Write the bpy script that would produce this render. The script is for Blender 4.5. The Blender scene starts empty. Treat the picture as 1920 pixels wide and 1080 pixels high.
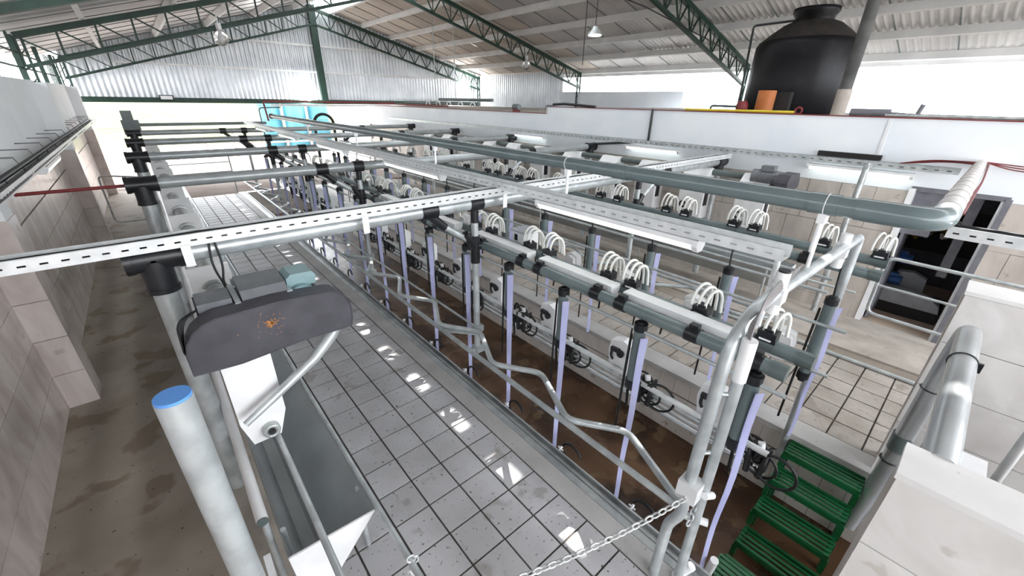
import bpy, bmesh, math, random
from mathutils import Vector, Matrix
random.seed(7)
SC = bpy.context.scene
COL = SC.collection
PI = math.pi

# ------------------------------------------------------------------ camera
CAM_POS = Vector((0.0, 0.0, 3.0))
F_PX = 755.96
yaw, pitch, roll = (math.radians(a) for a in (41.173, 24.918, 1.074))
fwd = Vector((math.sin(yaw)*math.cos(pitch), math.cos(yaw)*math.cos(pitch), -math.sin(pitch)))
rgt = Vector((math.cos(yaw), -math.sin(yaw), 0)); upv = rgt.cross(fwd)
r2 = rgt*math.cos(roll) + upv*math.sin(roll); u2 = upv*math.cos(roll) - rgt*math.sin(roll)
cd = bpy.data.cameras.new('camera'); cd.sensor_width = 36; cd.sensor_fit = 'HORIZONTAL'
cd.lens = 36*F_PX/1920; cd.clip_start = .02; cd.clip_end = 2000
cam = bpy.data.objects.new('camera', cd); COL.objects.link(cam)
cam.matrix_world = Matrix(((r2.x, u2.x, -fwd.x, CAM_POS.x), (r2.y, u2.y, -fwd.y, CAM_POS.y), (r2.z, u2.z, -fwd.z, CAM_POS.z), (0, 0, 0, 1)))
SC.camera = cam

# ------------------------------------------------------------------ world, sun, exposure
w = bpy.data.worlds.new('world'); SC.world = w; w.use_nodes = True
bg = w.node_tree.nodes['Background']; bg.inputs[0].default_value = (.92, .955, 1, 1); bg.inputs[1].default_value = 6.5
sd = bpy.data.lights.new('sun', 'SUN'); sd.energy = 9; sd.angle = math.radians(.53); sd.color = (1, .97, .92)
sun = bpy.data.objects.new('sun', sd); COL.objects.link(sun); sun.location = (30, 6, 40)
SUN_EL = math.atan2(6.47, 6.6-1.75)
sun.rotation_euler = Vector((-math.cos(SUN_EL), 0, -math.sin(SUN_EL))).to_track_quat('-Z', 'Y').to_euler()
SC.view_settings.view_transform = 'Standard'; SC.view_settings.look = 'None'
SC.view_settings.exposure = 0.46; SC.view_settings.gamma = 1; SC.view_settings.use_curve_mapping = False

# ------------------------------------------------------------------ materials
MATS = {}
def lin(h):
    h = h.lstrip('#'); out = []
    for i in (0, 2, 4):
        c = int(h[i:i+2], 16)/255
        out.append(c/12.92 if c <= .04045 else ((c+.055)/1.055)**2.4)
    return out
def mat(name, c1, c2=None, rough=.5, metal=0, scale=6, detail=4, lo=.35, hi=.65, bump=0, bscale=None, rnd=0, spots=None, stretch=None, emit=None, alpha=None, trans=0, rvar=0, warp=0, spec=None):
    """principled: two tones mixed by noise, optional per-object tint, dirt spots, bump"""
    if name in MATS: return MATS[name]
    m = bpy.data.materials.new(name); m.use_nodes = True; MATS[name] = m
    nt = m.node_tree; N = nt.nodes; L = nt.links; b = N['Principled BSDF']
    a1 = lin(c1); a2 = lin(c2) if c2 else a1
    b.inputs['Roughness'].default_value = rough; b.inputs['Metallic'].default_value = metal
    b.inputs['Base Color'].default_value = (*a1, 1)
    if trans: b.inputs['Transmission Weight'].default_value = trans
    if spec is not None: b.inputs['Specular IOR Level'].default_value = spec
    if alpha is not None: b.inputs['Alpha'].default_value = alpha
    if emit:
        b.inputs['Emission Color'].default_value = (*lin(emit[0]), 1); b.inputs['Emission Strength'].default_value = emit[1]
    col = None
    geo = N.new('ShaderNodeNewGeometry'); vec = geo.outputs['Position']
    if stretch:
        mp = N.new('ShaderNodeMapping'); mp.inputs['Scale'].default_value = stretch; L.new(vec, mp.inputs['Vector']); vec = mp.outputs[0]
    if c2:
        n = N.new('ShaderNodeTexNoise'); n.inputs['Scale'].default_value = scale; n.inputs['Detail'].default_value = detail
        n.inputs['Distortion'].default_value = warp
        L.new(vec, n.inputs['Vector'])
        r = N.new('ShaderNodeValToRGB'); r.color_ramp.elements[0].position = lo; r.color_ramp.elements[1].position = hi
        r.color_ramp.elements[0].color = (*a1, 1); r.color_ramp.elements[1].color = (*a2, 1)
        L.new(n.outputs['Fac'], r.inputs[0]); col = r.outputs[0]
        if rvar:
            mr = N.new('ShaderNodeMapRange'); mr.inputs[3].default_value = rough-rvar; mr.inputs[4].default_value = rough+rvar
            L.new(n.outputs['Fac'], mr.inputs[0]); L.new(mr.outputs[0], b.inputs['Roughness'])
    if spots:
        for (sc_, thr, colr, amt) in spots:
            n2 = N.new('ShaderNodeTexNoise'); n2.inputs['Scale'].default_value = sc_; n2.inputs['Detail'].default_value = 3
            L.new(geo.outputs['Position'], n2.inputs['Vector'])
            r2_ = N.new('ShaderNodeMapRange'); r2_.inputs[1].default_value = thr; r2_.inputs[2].default_value = thr+.05; r2_.inputs[4].default_value = amt
            L.new(n2.outputs['Fac'], r2_.inputs[0])
            mx = N.new('ShaderNodeMix'); mx.data_type = 'RGBA'; L.new(r2_.outputs[0], mx.inputs[0])
            if col: L.new(col, mx.inputs[6])
            else: mx.inputs[6].default_value = (*a1, 1)
            mx.inputs[7].default_value = (*lin(colr), 1); col = mx.outputs[2]
    if rnd:
        oi = N.new('ShaderNodeObjectInfo'); mr = N.new('ShaderNodeMapRange'); mr.inputs[3].default_value = 1-rnd; mr.inputs[4].default_value = 1+rnd*.5
        L.new(oi.outputs['Random'], mr.inputs[0])
        hs = N.new('ShaderNodeHueSaturation'); L.new(mr.outputs[0], hs.inputs['Value'])
        if col: L.new(col, hs.inputs['Color'])
        else: hs.inputs['Color'].default_value = (*a1, 1)
        col = hs.outputs[0]
    if col: L.new(col, b.inputs['Base Color'])
    if bump:
        nb = N.new('ShaderNodeTexNoise'); nb.inputs['Scale'].default_value = bscale or scale*4; nb.inputs['Detail'].default_value = 5
        L.new(vec, nb.inputs['Vector'])
        bp = N.new('ShaderNodeBump'); bp.inputs['Strength'].default_value = bump; bp.inputs['Distance'].default_value = .01
        L.new(nb.outputs['Fac'], bp.inputs['Height']); L.new(bp.outputs[0], b.inputs['Normal'])
    return m

GALV = mat('galvanised_steel', '#b2b8ba', '#ccd2d3', .34, .45, 9, rvar=.1)
GALVD = mat('old_galvanised_steel', '#a3a8a8', '#c6cac9', .4, .5, 12, rvar=.1)
STEEL = mat('stainless_steel', '#b4b8ba', '#c6cacc', .24, .6, 2.5, rvar=.05)
KERBST = mat('kerb_steel', '#8d9091', '#b3b6b6', .38, .7, 4, rvar=.12)
PVC = mat('grey_pvc', '#647173', '#717d7e', .2, 0, 3, rvar=.06)
PVCD = mat('dark_grey_pvc', '#55605f', '#626c6b', .32, 0, 4)
PIPEG = mat('painted_grey_pipe', '#9ba0a1', '#abb0b1', .3, .25, 6)
BLACK = mat('black_plastic', '#17181b', '#222428', .32, 0, 8)
RUBBER = mat('black_rubber', '#121214', None, .5)
WHITEP = mat('white_plastic', '#e2e3e4', '#eeeeee', .35, 0, 5)
WHITEH = mat('white_hose', '#d8d8d2', '#e6e6e0', .3)
LAV = mat('lavender_hose', '#a8abd2', '#b8bade', .45, 0, 4)
WHITET = mat('white_coated_tray', '#d3d6d7', '#e4e6e6', .38, .25, 14, rvar=.05)
GREEN = mat('dark_green_paint', '#0f2c22', '#16392c', .5, 0, 5)
GREENS = mat('bright_green_paint', '#0f5129', '#17613a', .36, 0, 6, spots=((60, .66, '#0c4522', .7),))
PLASTER = mat('white_plaster', '#e4e9ee', '#eef1f4', .8, 0, 1.2, bump=.05, bscale=60)
PLASTERL = mat('left_plaster', '#dcdedf', '#e6e7e8', .8, 0, 1.2, bump=.05, bscale=60)
CONC = mat('pale_concrete', '#a49c93', '#bbb3aa', .85, 0, 3, bump=.15, spots=((9, .64, '#90877c', .5),))
KERBC = mat('smooth_grey_concrete', '#b0aeac', '#c2c0be', .6, 0, 2.5, bump=.08, spots=((22, .66, '#7d766f', .5),))
CONCW = mat('white_concrete', '#dcdad8', '#e8e6e4', .8, 0, 3, bump=.1, spots=((14, .68, '#a49a90', .6),))
DIRTY = mat('stained_concrete', '#8b8176', '#a3998e', .72, 0, 1.4, 6, bump=.2, bscale=30, spots=((2.2, .56, '#6d5c48', .55), (26, .67, '#3c3128', .8), (60, .72, '#c2bab0', .6)), rvar=.15, spec=.25)
PITF = mat('wet_brown_floor', '#3a2414', '#6a4c34', .28, 0, 1.1, 6, bump=.15, bscale=22, spots=((1.3, .52, '#2f1c10', .8), (4, .6, '#80684c', .5), (34, .68, '#2b1a0e', .8)), rvar=.12)
GROUT = mat('dark_grout', '#4b4641', '#5f5953', .9, 0, 12)
GROUTW = mat('wall_grout', '#5d534d', None, .9)
FTILE = mat('floor_tile', '#bcbbbd', '#cdcccf', .5, 0, 2.2, 5, rnd=.06, bump=.05, bscale=90, spots=((30, .645, '#5a534d', .85), (3.2, .62, '#8f877f', .5), (75, .7, '#4b443e', .7)), rvar=.1, spec=.28)
FTILE2 = mat('far_floor_tile', '#a0988f', '#b7afa8', .5, 0, 2.2, 5, rnd=.07, bump=.05, bscale=90, spots=((24, .64, '#6a5d52', .7), (2.6, .57, '#83776c', .5)), rvar=.1, spec=.28)
WTILE = mat('marble_wall_tile', '#b8aca6', '#cfc5c0', .22, 0, 2.6, 7, rnd=.05, stretch=(1, 1, .45), warp=1.6, spots=((5, .66, '#a18f86', .5),))
WTILER = mat('beige_wall_tile', '#aca49c', '#c4bcb4', .26, 0, 2.2, 7, rnd=.05, warp=1.6, stretch=(1, 1, .5), spots=((6, .66, '#948a80', .5),))
WTILEB = mat('cream_wall_tile', '#d6d2ce', '#e8e5e2', .26, 0, 2.2, 7, rnd=.04, warp=1.6, spots=((6, .66, '#c0b6ab', .5),))
PTILE = mat('pit_wall_tile', '#cfc8c2', '#ddd7d2', .3, 0, 3, rnd=.06, spots=((7, .66, '#8d7a69', .6),))
ROOFM = mat('roof_sheet', '#c2c0bf', '#d6d4d3', .38, .3, .9, 3, rnd=.05)
ROOFW = mat('roof_sheet_warm', '#cfc5ba', '#dcd3c9', .6, .1, .9, 3, rnd=.05)
CORR = mat('corrugated_zinc', '#c9ced2', '#dde1e4', .36, .45, 1.6, rnd=.03)
PURLIN = mat('painted_purlin', '#d9d9d8', '#e6e6e5', .6, 0, 2)
GUARD = mat('dark_guard_paint', '#424148', '#4d4c53', .5, .15, 9, spots=((48, .70, '#b9732c', .0), (70, .73, '#cfcfd0', .5)))
MOTORG = mat('grey_motor_paint', '#6c6e72', '#7a7c80', .45, .2, 8)
MOTORT = mat('teal_motor_paint', '#7b969a', '#89a4a7', .4, .1, 8)
MOTORB = mat('pale_blue_paint', '#a9bfd8', '#b7cbe2', .4)
BLUE = mat('blue_cap_plastic', '#5d9ae8', '#6aa6f0', .4)
RED = mat('red_paint', '#6b2024', '#7c2a2c', .5)
RUST = mat('rust', '#b4712f', '#d09552', .8, 0, 40)
TANKM = mat('black_tank_plastic', '#0b0b0f', '#131318', .42, 0, 2.5, spots=((5, .6, '#1d1d20', .5),), bump=.1, bscale=7, spec=.25)
TANKD = mat('dusty_tank_plastic', '#1a1715', '#2c2621', .8, 0, 6)
ORANGE = mat('orange_plastic', '#a8602c', '#b66e38', .6, 0, 5)
YELLOW = mat('yellow_pipe', '#d9c53a', None, .4)
CONCP = mat('grey_concrete_post', '#484848', '#5c5c5b', .9, 0, 4, bump=.2)
WRAP = mat('white_wrapping', '#cfc9c8', '#dcd8d6', .6, 0, 6)
FIELD = mat('dry_grass_field', '#61664c', '#74785d', .95, 0, .35, 6, spots=((.5, .62, '#484c30', .6),), spec=0)
GRAVEL = mat('grey_gravel', '#55524f', '#66635f', .95, 0, .8, spec=0)
YARD = mat('pale_yard_concrete', '#857a76', '#989089', .9, 0, .6, spec=0)
TURQ = mat('turquoise_tank', '#3d7683', '#4a8490', .45, 0, 2)
PINK = mat('pale_red_fence', '#96807d', '#a5918e', .6)
DOORF = mat('door_frame_metal', '#6d6d74', '#7b7b82', .5, .3, 8)
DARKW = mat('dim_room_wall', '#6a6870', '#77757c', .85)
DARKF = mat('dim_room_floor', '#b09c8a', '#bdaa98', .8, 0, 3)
MACHW = mat('grey_machine_cover', '#a4a7ae', '#b0b3b9', .45)
MBLUE = mat('blue_motor', '#23508c', '#2c5c9c', .4)
BRASS = mat('brass', '#a4874a', None, .35, .8)
GLASS = mat('clear_glass', '#ffffff', None, .03, 0, trans=1)
TUBE = mat('lit_tube', '#ffffff', None, .4, emit=('#f4fff8', 1.6))
LED = mat('lit_lamp', '#ffffff', None, .4, emit=('#ffffff', 120))
LAMPW = mat('lit_reflector', '#ffffff', None, .4, emit=('#fffdf4', 8))
DARK = mat('dark_recess', '#1d1b1c', None, .7)
def translucent(name, c, tr=.75):
    m = bpy.data.materials.new(name); m.use_nodes = True; nt = m.node_tree; N = nt.nodes
    a = N.new('ShaderNodeBsdfTranslucent'); a.inputs[0].default_value = (*lin(c), 1)
    d = N.new('ShaderNodeBsdfDiffuse'); d.inputs[0].default_value = (*lin(c), 1)
    mx = N.new('ShaderNodeMixShader'); mx.inputs[0].default_value = tr
    nt.links.new(d.outputs[0], mx.inputs[1]); nt.links.new(a.outputs[0], mx.inputs[2]); nt.links.new(mx.outputs[0], N['Material Output'].inputs[0])
    return m
SKYL = translucent('translucent_sheet', '#f2f5f6')
WIREC = mat('grey_wire', '#8c8787', None, .5)

# ------------------------------------------------------------------ geometry helpers
class MB:
    def __init__(s): s.v = []; s.f = []; s.sm = []
    def add(s, vs, fs, sm=False):
        o = len(s.v); s.v += [tuple(v) for v in vs]
        for f in fs: s.f.append(tuple(i+o for i in f)); s.sm.append(sm)
        return s
    def box(s, c, d, rz=0, rx=0, ry=0):
        R = Matrix.Rotation(rz, 3, 'Z') @ Matrix.Rotation(ry, 3, 'Y') @ Matrix.Rotation(rx, 3, 'X')
        c = Vector(c); h = Vector(d)/2
        vs = [c + R @ Vector((x*h.x, y*h.y, z*h.z)) for x in (-1, 1) for y in (-1, 1) for z in (-1, 1)]
        return s.add(vs, [(0, 1, 3, 2), (4, 6, 7, 5), (0, 4, 5, 1), (2, 3, 7, 6), (0, 2, 6, 4), (1, 5, 7, 3)])
    def bb(s, x0, x1, y0, y1, z0, z1):
        return s.box(((x0+x1)/2, (y0+y1)/2, (z0+z1)/2), (abs(x1-x0), abs(y1-y0), abs(z1-z0)))
    def beam(s, p, q, w, h, up=(0, 0, 1)):
        p = Vector(p); q = Vector(q); t = (q-p).normalized(); a = t.cross(Vector(up))
        if a.length < 1e-4: a = t.cross(Vector((1, 0, 0)))
        a.normalize(); b = a.cross(t)
        vs = [e + a*(i*w/2) + b*(j*h/2) for e in (p, q) for i, j in ((-1, -1), (1, -1), (1, 1), (-1, 1))]
        return s.add(vs, [(0, 1, 2, 3), (7, 6, 5, 4), (0, 4, 5, 1), (1, 5, 6, 2), (2, 6, 7, 3), (3, 7, 4, 0)])
    def tube(s, pts, r, n=10, caps=True, closed=False, sm=True):
        P = [Vector(p) for p in pts]; m = len(P); rs = r if isinstance(r, (list, tuple)) else [r]*m
        T = []
        for i in range(m):
            a = P[i-1] if (i > 0 or closed) else P[i]; b = P[(i+1) % m] if (i < m-1 or closed) else P[i]
            T.append((b-a).normalized())
        nrm = T[0].orthogonal().normalized(); vs = []
        for i in range(m):
            if i:
                ax = T[i-1].cross(T[i])
                if ax.length > 1e-6: nrm = Matrix.Rotation(T[i-1].angle(T[i]), 3, ax.normalized()) @ nrm
            nrm = (nrm - T[i]*nrm.dot(T[i])).normalized(); bn = T[i].cross(nrm)
            # widen mitred corners
            vs += [P[i] + (nrm*math.cos(2*PI*k/n) + bn*math.sin(2*PI*k/n))*rs[i] for k in range(n)]
        fs = []
        for i in range(m if closed else m-1):
            j = (i+1) % m
            fs += [(i*n+k, i*n+(k+1) % n, j*n+(k+1) % n, j*n+k) for k in range(n)]
        s.add(vs, fs, sm)
        if caps and not closed:
            s.add(vs[:n], [tuple(range(n))[::-1]]); s.add(vs[-n:], [tuple(range(n))])
        return s
    def cyl(s, p, q, r, n=16, sm=True, r2=None): return s.tube([p, q], [r, r if r2 is None else r2], n, True, False, sm)
    def lathe(s, prof, c=(0, 0, 0), n=24, sm=True):
        c = Vector(c); vs = []; fs = []
        for r, z in prof: vs += [c + Vector((r*math.cos(2*PI*k/n), r*math.sin(2*PI*k/n), z)) for k in range(n)]
        for i in range(len(prof)-1): fs += [(i*n+k, i*n+(k+1) % n, (i+1)*n+(k+1) % n, (i+1)*n+k) for k in range(n)]
        s.add(vs, fs, sm)
        s.add(vs[:n], [tuple(range(n))[::-1]]); s.add(vs[-n:], [tuple(range(n))]); return s
    def prism(s, poly, ax, lo, hi, sm=False):
        """poly in the plane perpendicular to ax ('x': y,z  'y': x,z  'z': x,y)"""
        def P(a, b, c): return {'x': (c, a, b), 'y': (a, c, b), 'z': (a, b, c)}[ax]
        n = len(poly); vs = [P(a, b, lo) for a, b in poly] + [P(a, b, hi) for a, b in poly]
        s.add(vs, [tuple(range(n))[::-1], tuple(range(n, 2*n))]); s.add(vs, [(i, (i+1) % n, n+(i+1) % n, n+i) for i in range(n)], sm); return s
    def torus(s, c, R, r, ax='z', n=20, m=8, a0=0, a1=2*PI):
        c = Vector(c); full = abs(a1-a0-2*PI) < 1e-6; k = n if full else n+1; pts = []
        for i in range(k):
            a = a0+(a1-a0)*i/n; u, v = math.cos(a)*R, math.sin(a)*R
            pts.append(c + Vector({'z': (u, v, 0), 'y': (u, 0, v), 'x': (0, u, v)}[ax]))
        return s.tube(pts, r, m, not full, full)
    def mesh(s, name):
        me = bpy.data.meshes.new(name); me.from_pydata(s.v, [], s.f); me.update()
        me.polygons.foreach_set('use_smooth', s.sm)
        bm = bmesh.new(); bm.from_mesh(me); bmesh.ops.recalc_face_normals(bm, faces=bm.faces); bm.to_mesh(me); bm.free()
        return me

OFF = {}
def put(o, parent):
    COL.objects.link(o)
    if parent is not None:
        o.parent = parent
        if parent in OFF: o.matrix_parent_inverse = Matrix.Translation(-OFF[parent])
def part(name, mb, m, parent=None):
    me = mb.mesh(name); me.materials.append(m)
    o = bpy.data.objects.new(name, me); put(o, parent); return o
def inst(name, me, loc, parent=None, rz=0):
    o = bpy.data.objects.new(name, me); o.location = loc; o.rotation_euler = (0, 0, rz); put(o, parent); return o
def tag(o, label=None, cat=None, group=None, kind=None):
    if label: o['label'] = label
    if cat: o['category'] = cat
    if group: o['group'] = group
    if kind: o['kind'] = kind
    return o
def thing(name, label, cat, loc=(0, 0, 0), group=None, world=True):
    """Empty at the thing's base; with world=True parts are given in world coordinates"""
    o = bpy.data.objects.new(name, None); COL.objects.link(o); o.location = loc; o.empty_display_size = .1
    if world: OFF[o] = Vector(loc)
    return tag(o, label, cat, group)
def single(name, mb, m, label, cat, group=None): return tag(part(name, mb, m), label, cat, group)
def struct(name, mb, m, label=None, parent=None):
    o = part(name, mb, m, parent)
    if parent is None: o['kind'] = 'structure'
    if label: o['label'] = label
    return o
def dup(root, loc, rz=0, label=None, group=None):
    def cp(o, par):
        c = o.copy(); COL.objects.link(c); c.parent = par
        for ch in KIDS.get(o, ()): cp(ch, c)
        return c
    r = cp(root, None); r.location = loc; r.rotation_euler = (0, 0, rz)
    if label: r['label'] = label
    if group: r['group'] = group
    return r
KIDS = {}
def kids_of(root):
    KIDS.clear()
    for o in COL.objects:
        if o.parent: KIDS.setdefault(o.parent, []).append(o)
ORD = ['first', 'second', 'third', 'fourth', 'fifth', 'sixth', 'seventh', 'eighth', 'ninth', 'tenth', 'eleventh', 'twelfth', 'thirteenth', 'fourteenth', 'fifteenth', 'sixteenth', 'seventeenth', 'eighteenth', 'nineteenth', 'twentieth', 'twenty-first', 'twenty-second', 'twenty-third', 'twenty-fourth', 'twenty-fifth', 'twenty-sixth']
def arc(c, R, a0, a1, n, u, v):
    c = Vector(c); u = Vector(u); v = Vector(v)
    return [c + u*(R*math.cos(a0+(a1-a0)*i/n)) + v*(R*math.sin(a0+(a1-a0)*i/n)) for i in range(n+1)]
def bend(pts, R, n=6):
    """polyline with rounded corners"""
    P = [Vector(p) for p in pts]; out = [P[0]]
    for i in range(1, len(P)-1):
        a = (P[i-1]-P[i]); b = (P[i+1]-P[i]); d = min(R, a.length*.48, b.length*.48)
        p0 = P[i]+a.normalized()*d; p2 = P[i]+b.normalized()*d
        for k in range(n+1):
            t = k/n; out.append(p0*(1-t)**2 + P[i]*2*t*(1-t) + p2*t*t)
    out.append(P[-1]); return out
def corr_sheet(u0, u1, pitch, amp, fn, per=4):
    """corrugated sheet: fn(u, offset, end) -> point, end 0/1 along the ribs"""
    n = max(2, int(round((u1-u0)/pitch*per))); vs = []; fs = []
    for i in range(n+1):
        u = u0+(u1-u0)*i/n; o = amp*math.sin(2*PI*u/pitch)
        vs += [fn(u, o, 0), fn(u, o, 1)]
    fs = [(2*i, 2*i+1, 2*i+3, 2*i+2) for i in range(n)]
    return MB().add(vs, fs, True)

# ================================================================== STRUCTURE
# near platform, its tiles, corridor, pit, far platform
XJ = [.10, .395, .69, .985, 1.28, 1.575, 1.875]
fl = struct('floor', MB().bb(-.05, 2.05, -3, 16.4, -.4, -.012), GROUT, 'grey tiled cow platform left of the pit')
tile_me = MB().bb(-.140, .140, -.145, .145, -.014, 0).mesh('tile'); tile_me.materials.append(FTILE)
rest = MB()
yy = 1.185-.305*4; k = 0
while yy < 16.3:
    for i in range(6):
        cx = (XJ[i]+XJ[i+1])/2; cy = yy+.1525
        if -0.1 < yy < 9.0: inst('tile', tile_me, (cx, cy, random.uniform(-.0015, .0015)), fl)
        else: rest.bb(cx-.138, cx+.138, cy-.141, cy+.141, -.014, 0)
    yy += .305
tag(part('tile_field', rest, FTILE, fl), kind='stuff')
struct('floor', MB().bb(1.88, 2.05, -3, 16.4, -.05, .001), KERBC, 'smooth concrete strip beside the steel kerb')
struct('floor', MB().bb(-1.9, -.28, -4, 19, -.3, 0), DIRTY, 'stained brown concrete passage along the left wall')
struct('trim_1', MB().bb(-.28, .1, -4, 16.4, -.3, .03), CONC, 'concrete kerb under the left trough')
struct('floor', MB().bb(2.0, 4.4, -4, 16.4, -1.0, -.85), PITF, 'wet brown floor of the milking pit')
struct('wall_pit_near', MB().bb(2.05, 2.2, -4, 16.4, -.9, -.03), PTILE, 'tiled pit wall under the near kerb')
wp = struct('wall_pit_far', MB().bb(4.2, 4.45, -4, 16.4, -.9, -.012), GROUTW, 'tiled pit wall under the far kerb')
ptm = MB().bb(0, .012, -.098, .098, -.278, .278).mesh('tile'); ptm.materials.append(PTILE)
y = -.3; rest = MB()
while y < 16.2:
    for zc in (-.57, -.145+.0):
        h = .278 if zc < -.3 else .125
        if y < 6.5 and zc < -.3: inst('tile', ptm, (4.188, y+.1, zc), wp)
        else: rest.bb(4.188, 4.2, y+.002, y+.198, zc-h, zc+h)
    y += .2
tag(part('tile_field', rest, PTILE, wp), kind='stuff')
struct('wall_pit_end', MB().bb(2.0, 4.4, 16.4, 16.6, -.9, 0), PTILE, 'end wall of the milking pit')
# steel kerb of the near platform
kb = MB().bb(2.05, 2.125, -3, 16.4, -.03, .004).bb(2.125, 2.185, -3, 16.4, -.03, -.004).bb(2.183, 2.2, -3, 16.4, -.06, .03).bb(2.12, 2.126, -3, 16.4, -.03, .012)
struct('trim_2', kb, KERBST, 'stainless steel kerb edging along the near side of pit')
struct('trim_3', MB().bb(4.17, 4.46, -3, 16.4, -.05, 0).bb(4.165, 4.185, -3, 16.4, -.05, .012), KERBC, 'pale concrete kerb on the far side of the pit')
# far platform
f2 = struct('floor', MB().bb(4.45, 6.25, -2.5, 16.4, -.4, -.012), GROUT, 'tiled far platform beyond the pit')
t2 = MB().bb(-.1375, .1375, -.1375, .1375, -.014, 0).mesh('tile'); t2.materials.append(FTILE2)
rest = MB(); y = -.06-.29*5
while y < 16.2:
    for i in range(6):
        cx = 4.46+.29*(i+.5); cy = y+.145
        if -.9 < y < 5.6: inst('tile', t2, (cx, cy, random.uniform(-.0015, .0015)), f2)
        else: rest.bb(cx-.141, cx+.141, cy-.141, cy+.141, -.014, 0)
    y += .29
tag(part('tile_field', rest, FTILE2, f2), kind='stuff')
struct('floor', MB().bb(6.2, 6.5, -2.5, 16.4, -.3, 0), DIRTY, 'dirty gutter strip beside the far platform')
slab = MB().prism([(6.47, -.2), (6.47, .03), (6.53, .055), (8.2, -.16), (8.2, -.4)], 'y', -2.5, 16.4)
struct('floor', slab, CONC, 'raised pale concrete slab in front of the doorway')
# outside ground
struct('ground', MB().bb(-60, 60, 16.4, 34, -.5, -.03), YARD, 'sunlit pale concrete yard outside the open end')
struct('ground', MB().bb(-250, 250, 33.9, 420, -.5, -.04), FIELD, 'pale green field behind the yard')
struct('ground', MB().bb(-250, -1.9, -60, 34, -.5, -.045), GRAVEL, 'gravel outside the left wall')
struct('ground', MB().bb(14.4, 250, -60, 34, -.5, -.045), GRAVEL, 'ground outside behind the right building')
struct('ground', MB().bb(-1.9, 8.2, -60, -2.4, -.5, -.05), YARD, 'concrete yard behind the camera')

# ---- left wall
wl = struct('wall_left', MB().bb(-1.52, -1.33, -3, 19.6, -.1, 3.2), PLASTERL, 'left wall, plaster above marble tiles')
struct('wall_left_grout', MB().bb(-1.34, -1.329, -3, 19.6, 0, 1.9), GROUTW, None, wl)
wt = MB().bb(0, .011, -.298, .298, -.197, .197).mesh('tile'); wt.materials.append(WTILE)
PIL = [(5.48, 5.8), (12.1, 12.42), (18.6, 18.95)]
rest = MB()
for j in range(5):
    zc = .2+.4*j-.03*(j == 4)
    y = -1.2 + (.3 if j % 2 else 0)
    while y < 19.0:
        hz = .197 if j < 4 else .15
        if j < 4 and 1.8 < y < 16: inst('tile', wt, (-1.329, y+.3, zc), wl)
        else: rest.bb(-1.329, -1.318, y+.002, y+.598, zc-hz, zc+hz)
        y += .6
tag(part('tile_field', rest, WTILE, wl), kind='stuff')
pf = MB().bb(-.118, .118, 0, .011, -.197, .197).mesh('tile'); pf.materials.append(WTILE)
ps = MB().bb(0, .011, -.158, .158, -.197, .197).mesh('tile'); ps.materials.append(WTILE)
for n_, (a, b) in enumerate(PIL):
    pw = struct('wall_left_pillar', MB().bb(-1.34, -1.095, a+.011, b, 0, 3.16), GROUTW if 0 else PLASTERL, '%s pillar of the left wall from the camera' % ORD[n_])
    part('grout', MB().bb(-1.33, -1.092, a+.008, b+.003, 0, 1.9), GROUTW, pw)
    for j in range(5):
        zc = .2+.4*j-.03*(j == 4)
        inst('tile', pf, (-1.21, a, zc), pw); inst('tile', ps, (-1.094, (a+b)/2, zc), pw)
# left window band between wall and roof
wn = thing('window_1', None, None, (-1.4, 10, 3.2)); wn['kind'] = 'structure'; wn['label'] = 'green framed window band above the left wall'
for yp in (4.4, 7.3, 10.2, 13.0, 16.0, 18.9): part('post', MB().bb(-1.45, -1.37, yp-.04, yp+.04, 3.16, 3.98), GREEN, wn)
for z_ in (3.42, 3.68): part('mullion', MB().bb(-1.42, -1.39, -3, 19.4, z_-.015, z_+.015), GREEN, wn)
for i in range(7): part('glazing_bar', MB().bb(-1.415, -1.395, 17.2+i*.3, 17.225+i*.3, 3.18, 3.9), GREEN, wn)

# ---- right building wall with doorway
XR = 8.1
DY0, DY1, DZ = -.2, .62, 1.97
wr = struct('wall_right', MB().bb(XR, XR+.2, DY1, 8.0, -.3, 2.872).bb(XR, XR+.2, -4.5, DY0, -.3, 2.872).bb(XR, XR+.2, DY0, DY1, DZ, 2.872).bb(XR, XR+.2, 8.0, 19.5, -.3, 2.71),
            PLASTER, 'white plastered right wall above cream tiles')
wt2 = MB().bb(-.012, 0, -.211, .211, -.306, .306).mesh('tile'); wt2.materials.append(WTILER)
part('wall_grout', MB().bb(XR-.006, XR+.001, DY1+.06, 19.4, -.25, 1.93).bb(XR-.006, XR+.001, -4.5, DY0-.08, -.25, 1.93), GROUTW, wr)
rest = MB()
for j in range(4):
    zc = 1.62-.62*j; hz = .3085 if j < 3 else .15
    if j == 3: zc = -.08
    y = -2.4+.18*(j % 2)
    while y < 19:
        lo, hi = y+.0015, y+.4285
        if hi < DY0-.08 or lo > DY1+.06:
            if lo < 11 and j < 3: inst('tile', wt2, (XR-.004, y+.215, zc), wr)
            else: rest.bb(XR-.016, XR-.004, lo, hi, zc-hz, zc+hz)
        else:
            for a, b in ((lo, min(hi, DY0-.08)), (max(lo, DY1+.06), hi)):
                if b-a > .03: rest.bb(XR-.016, XR-.004, a, b, zc-hz, zc+hz)
        y += .43
tag(part('tile_field', rest, WTILER, wr), kind='stuff')
part('red_edge', MB().bb(XR-.01, XR+.2, -4.5, 8.0, 2.868, 2.882), RED, wr); part('red_edge', MB().bb(XR-.01, XR+.2, 8.0, 19.5, 2.706, 2.718), RED, wr)
part('expansion_strip', MB().bb(XR-.012, XR, 1.16, 1.2, 2.25, 2.86), WHITEP, wr)
struct('roof_slab', MB().bb(XR+.2, 14.2, -4.5, 8.0, 2.6, 2.868).bb(XR+.2, 14.2, 8.0, 19.5, 2.5, 2.706), CONC, 'flat concrete roof of the right building')
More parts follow.
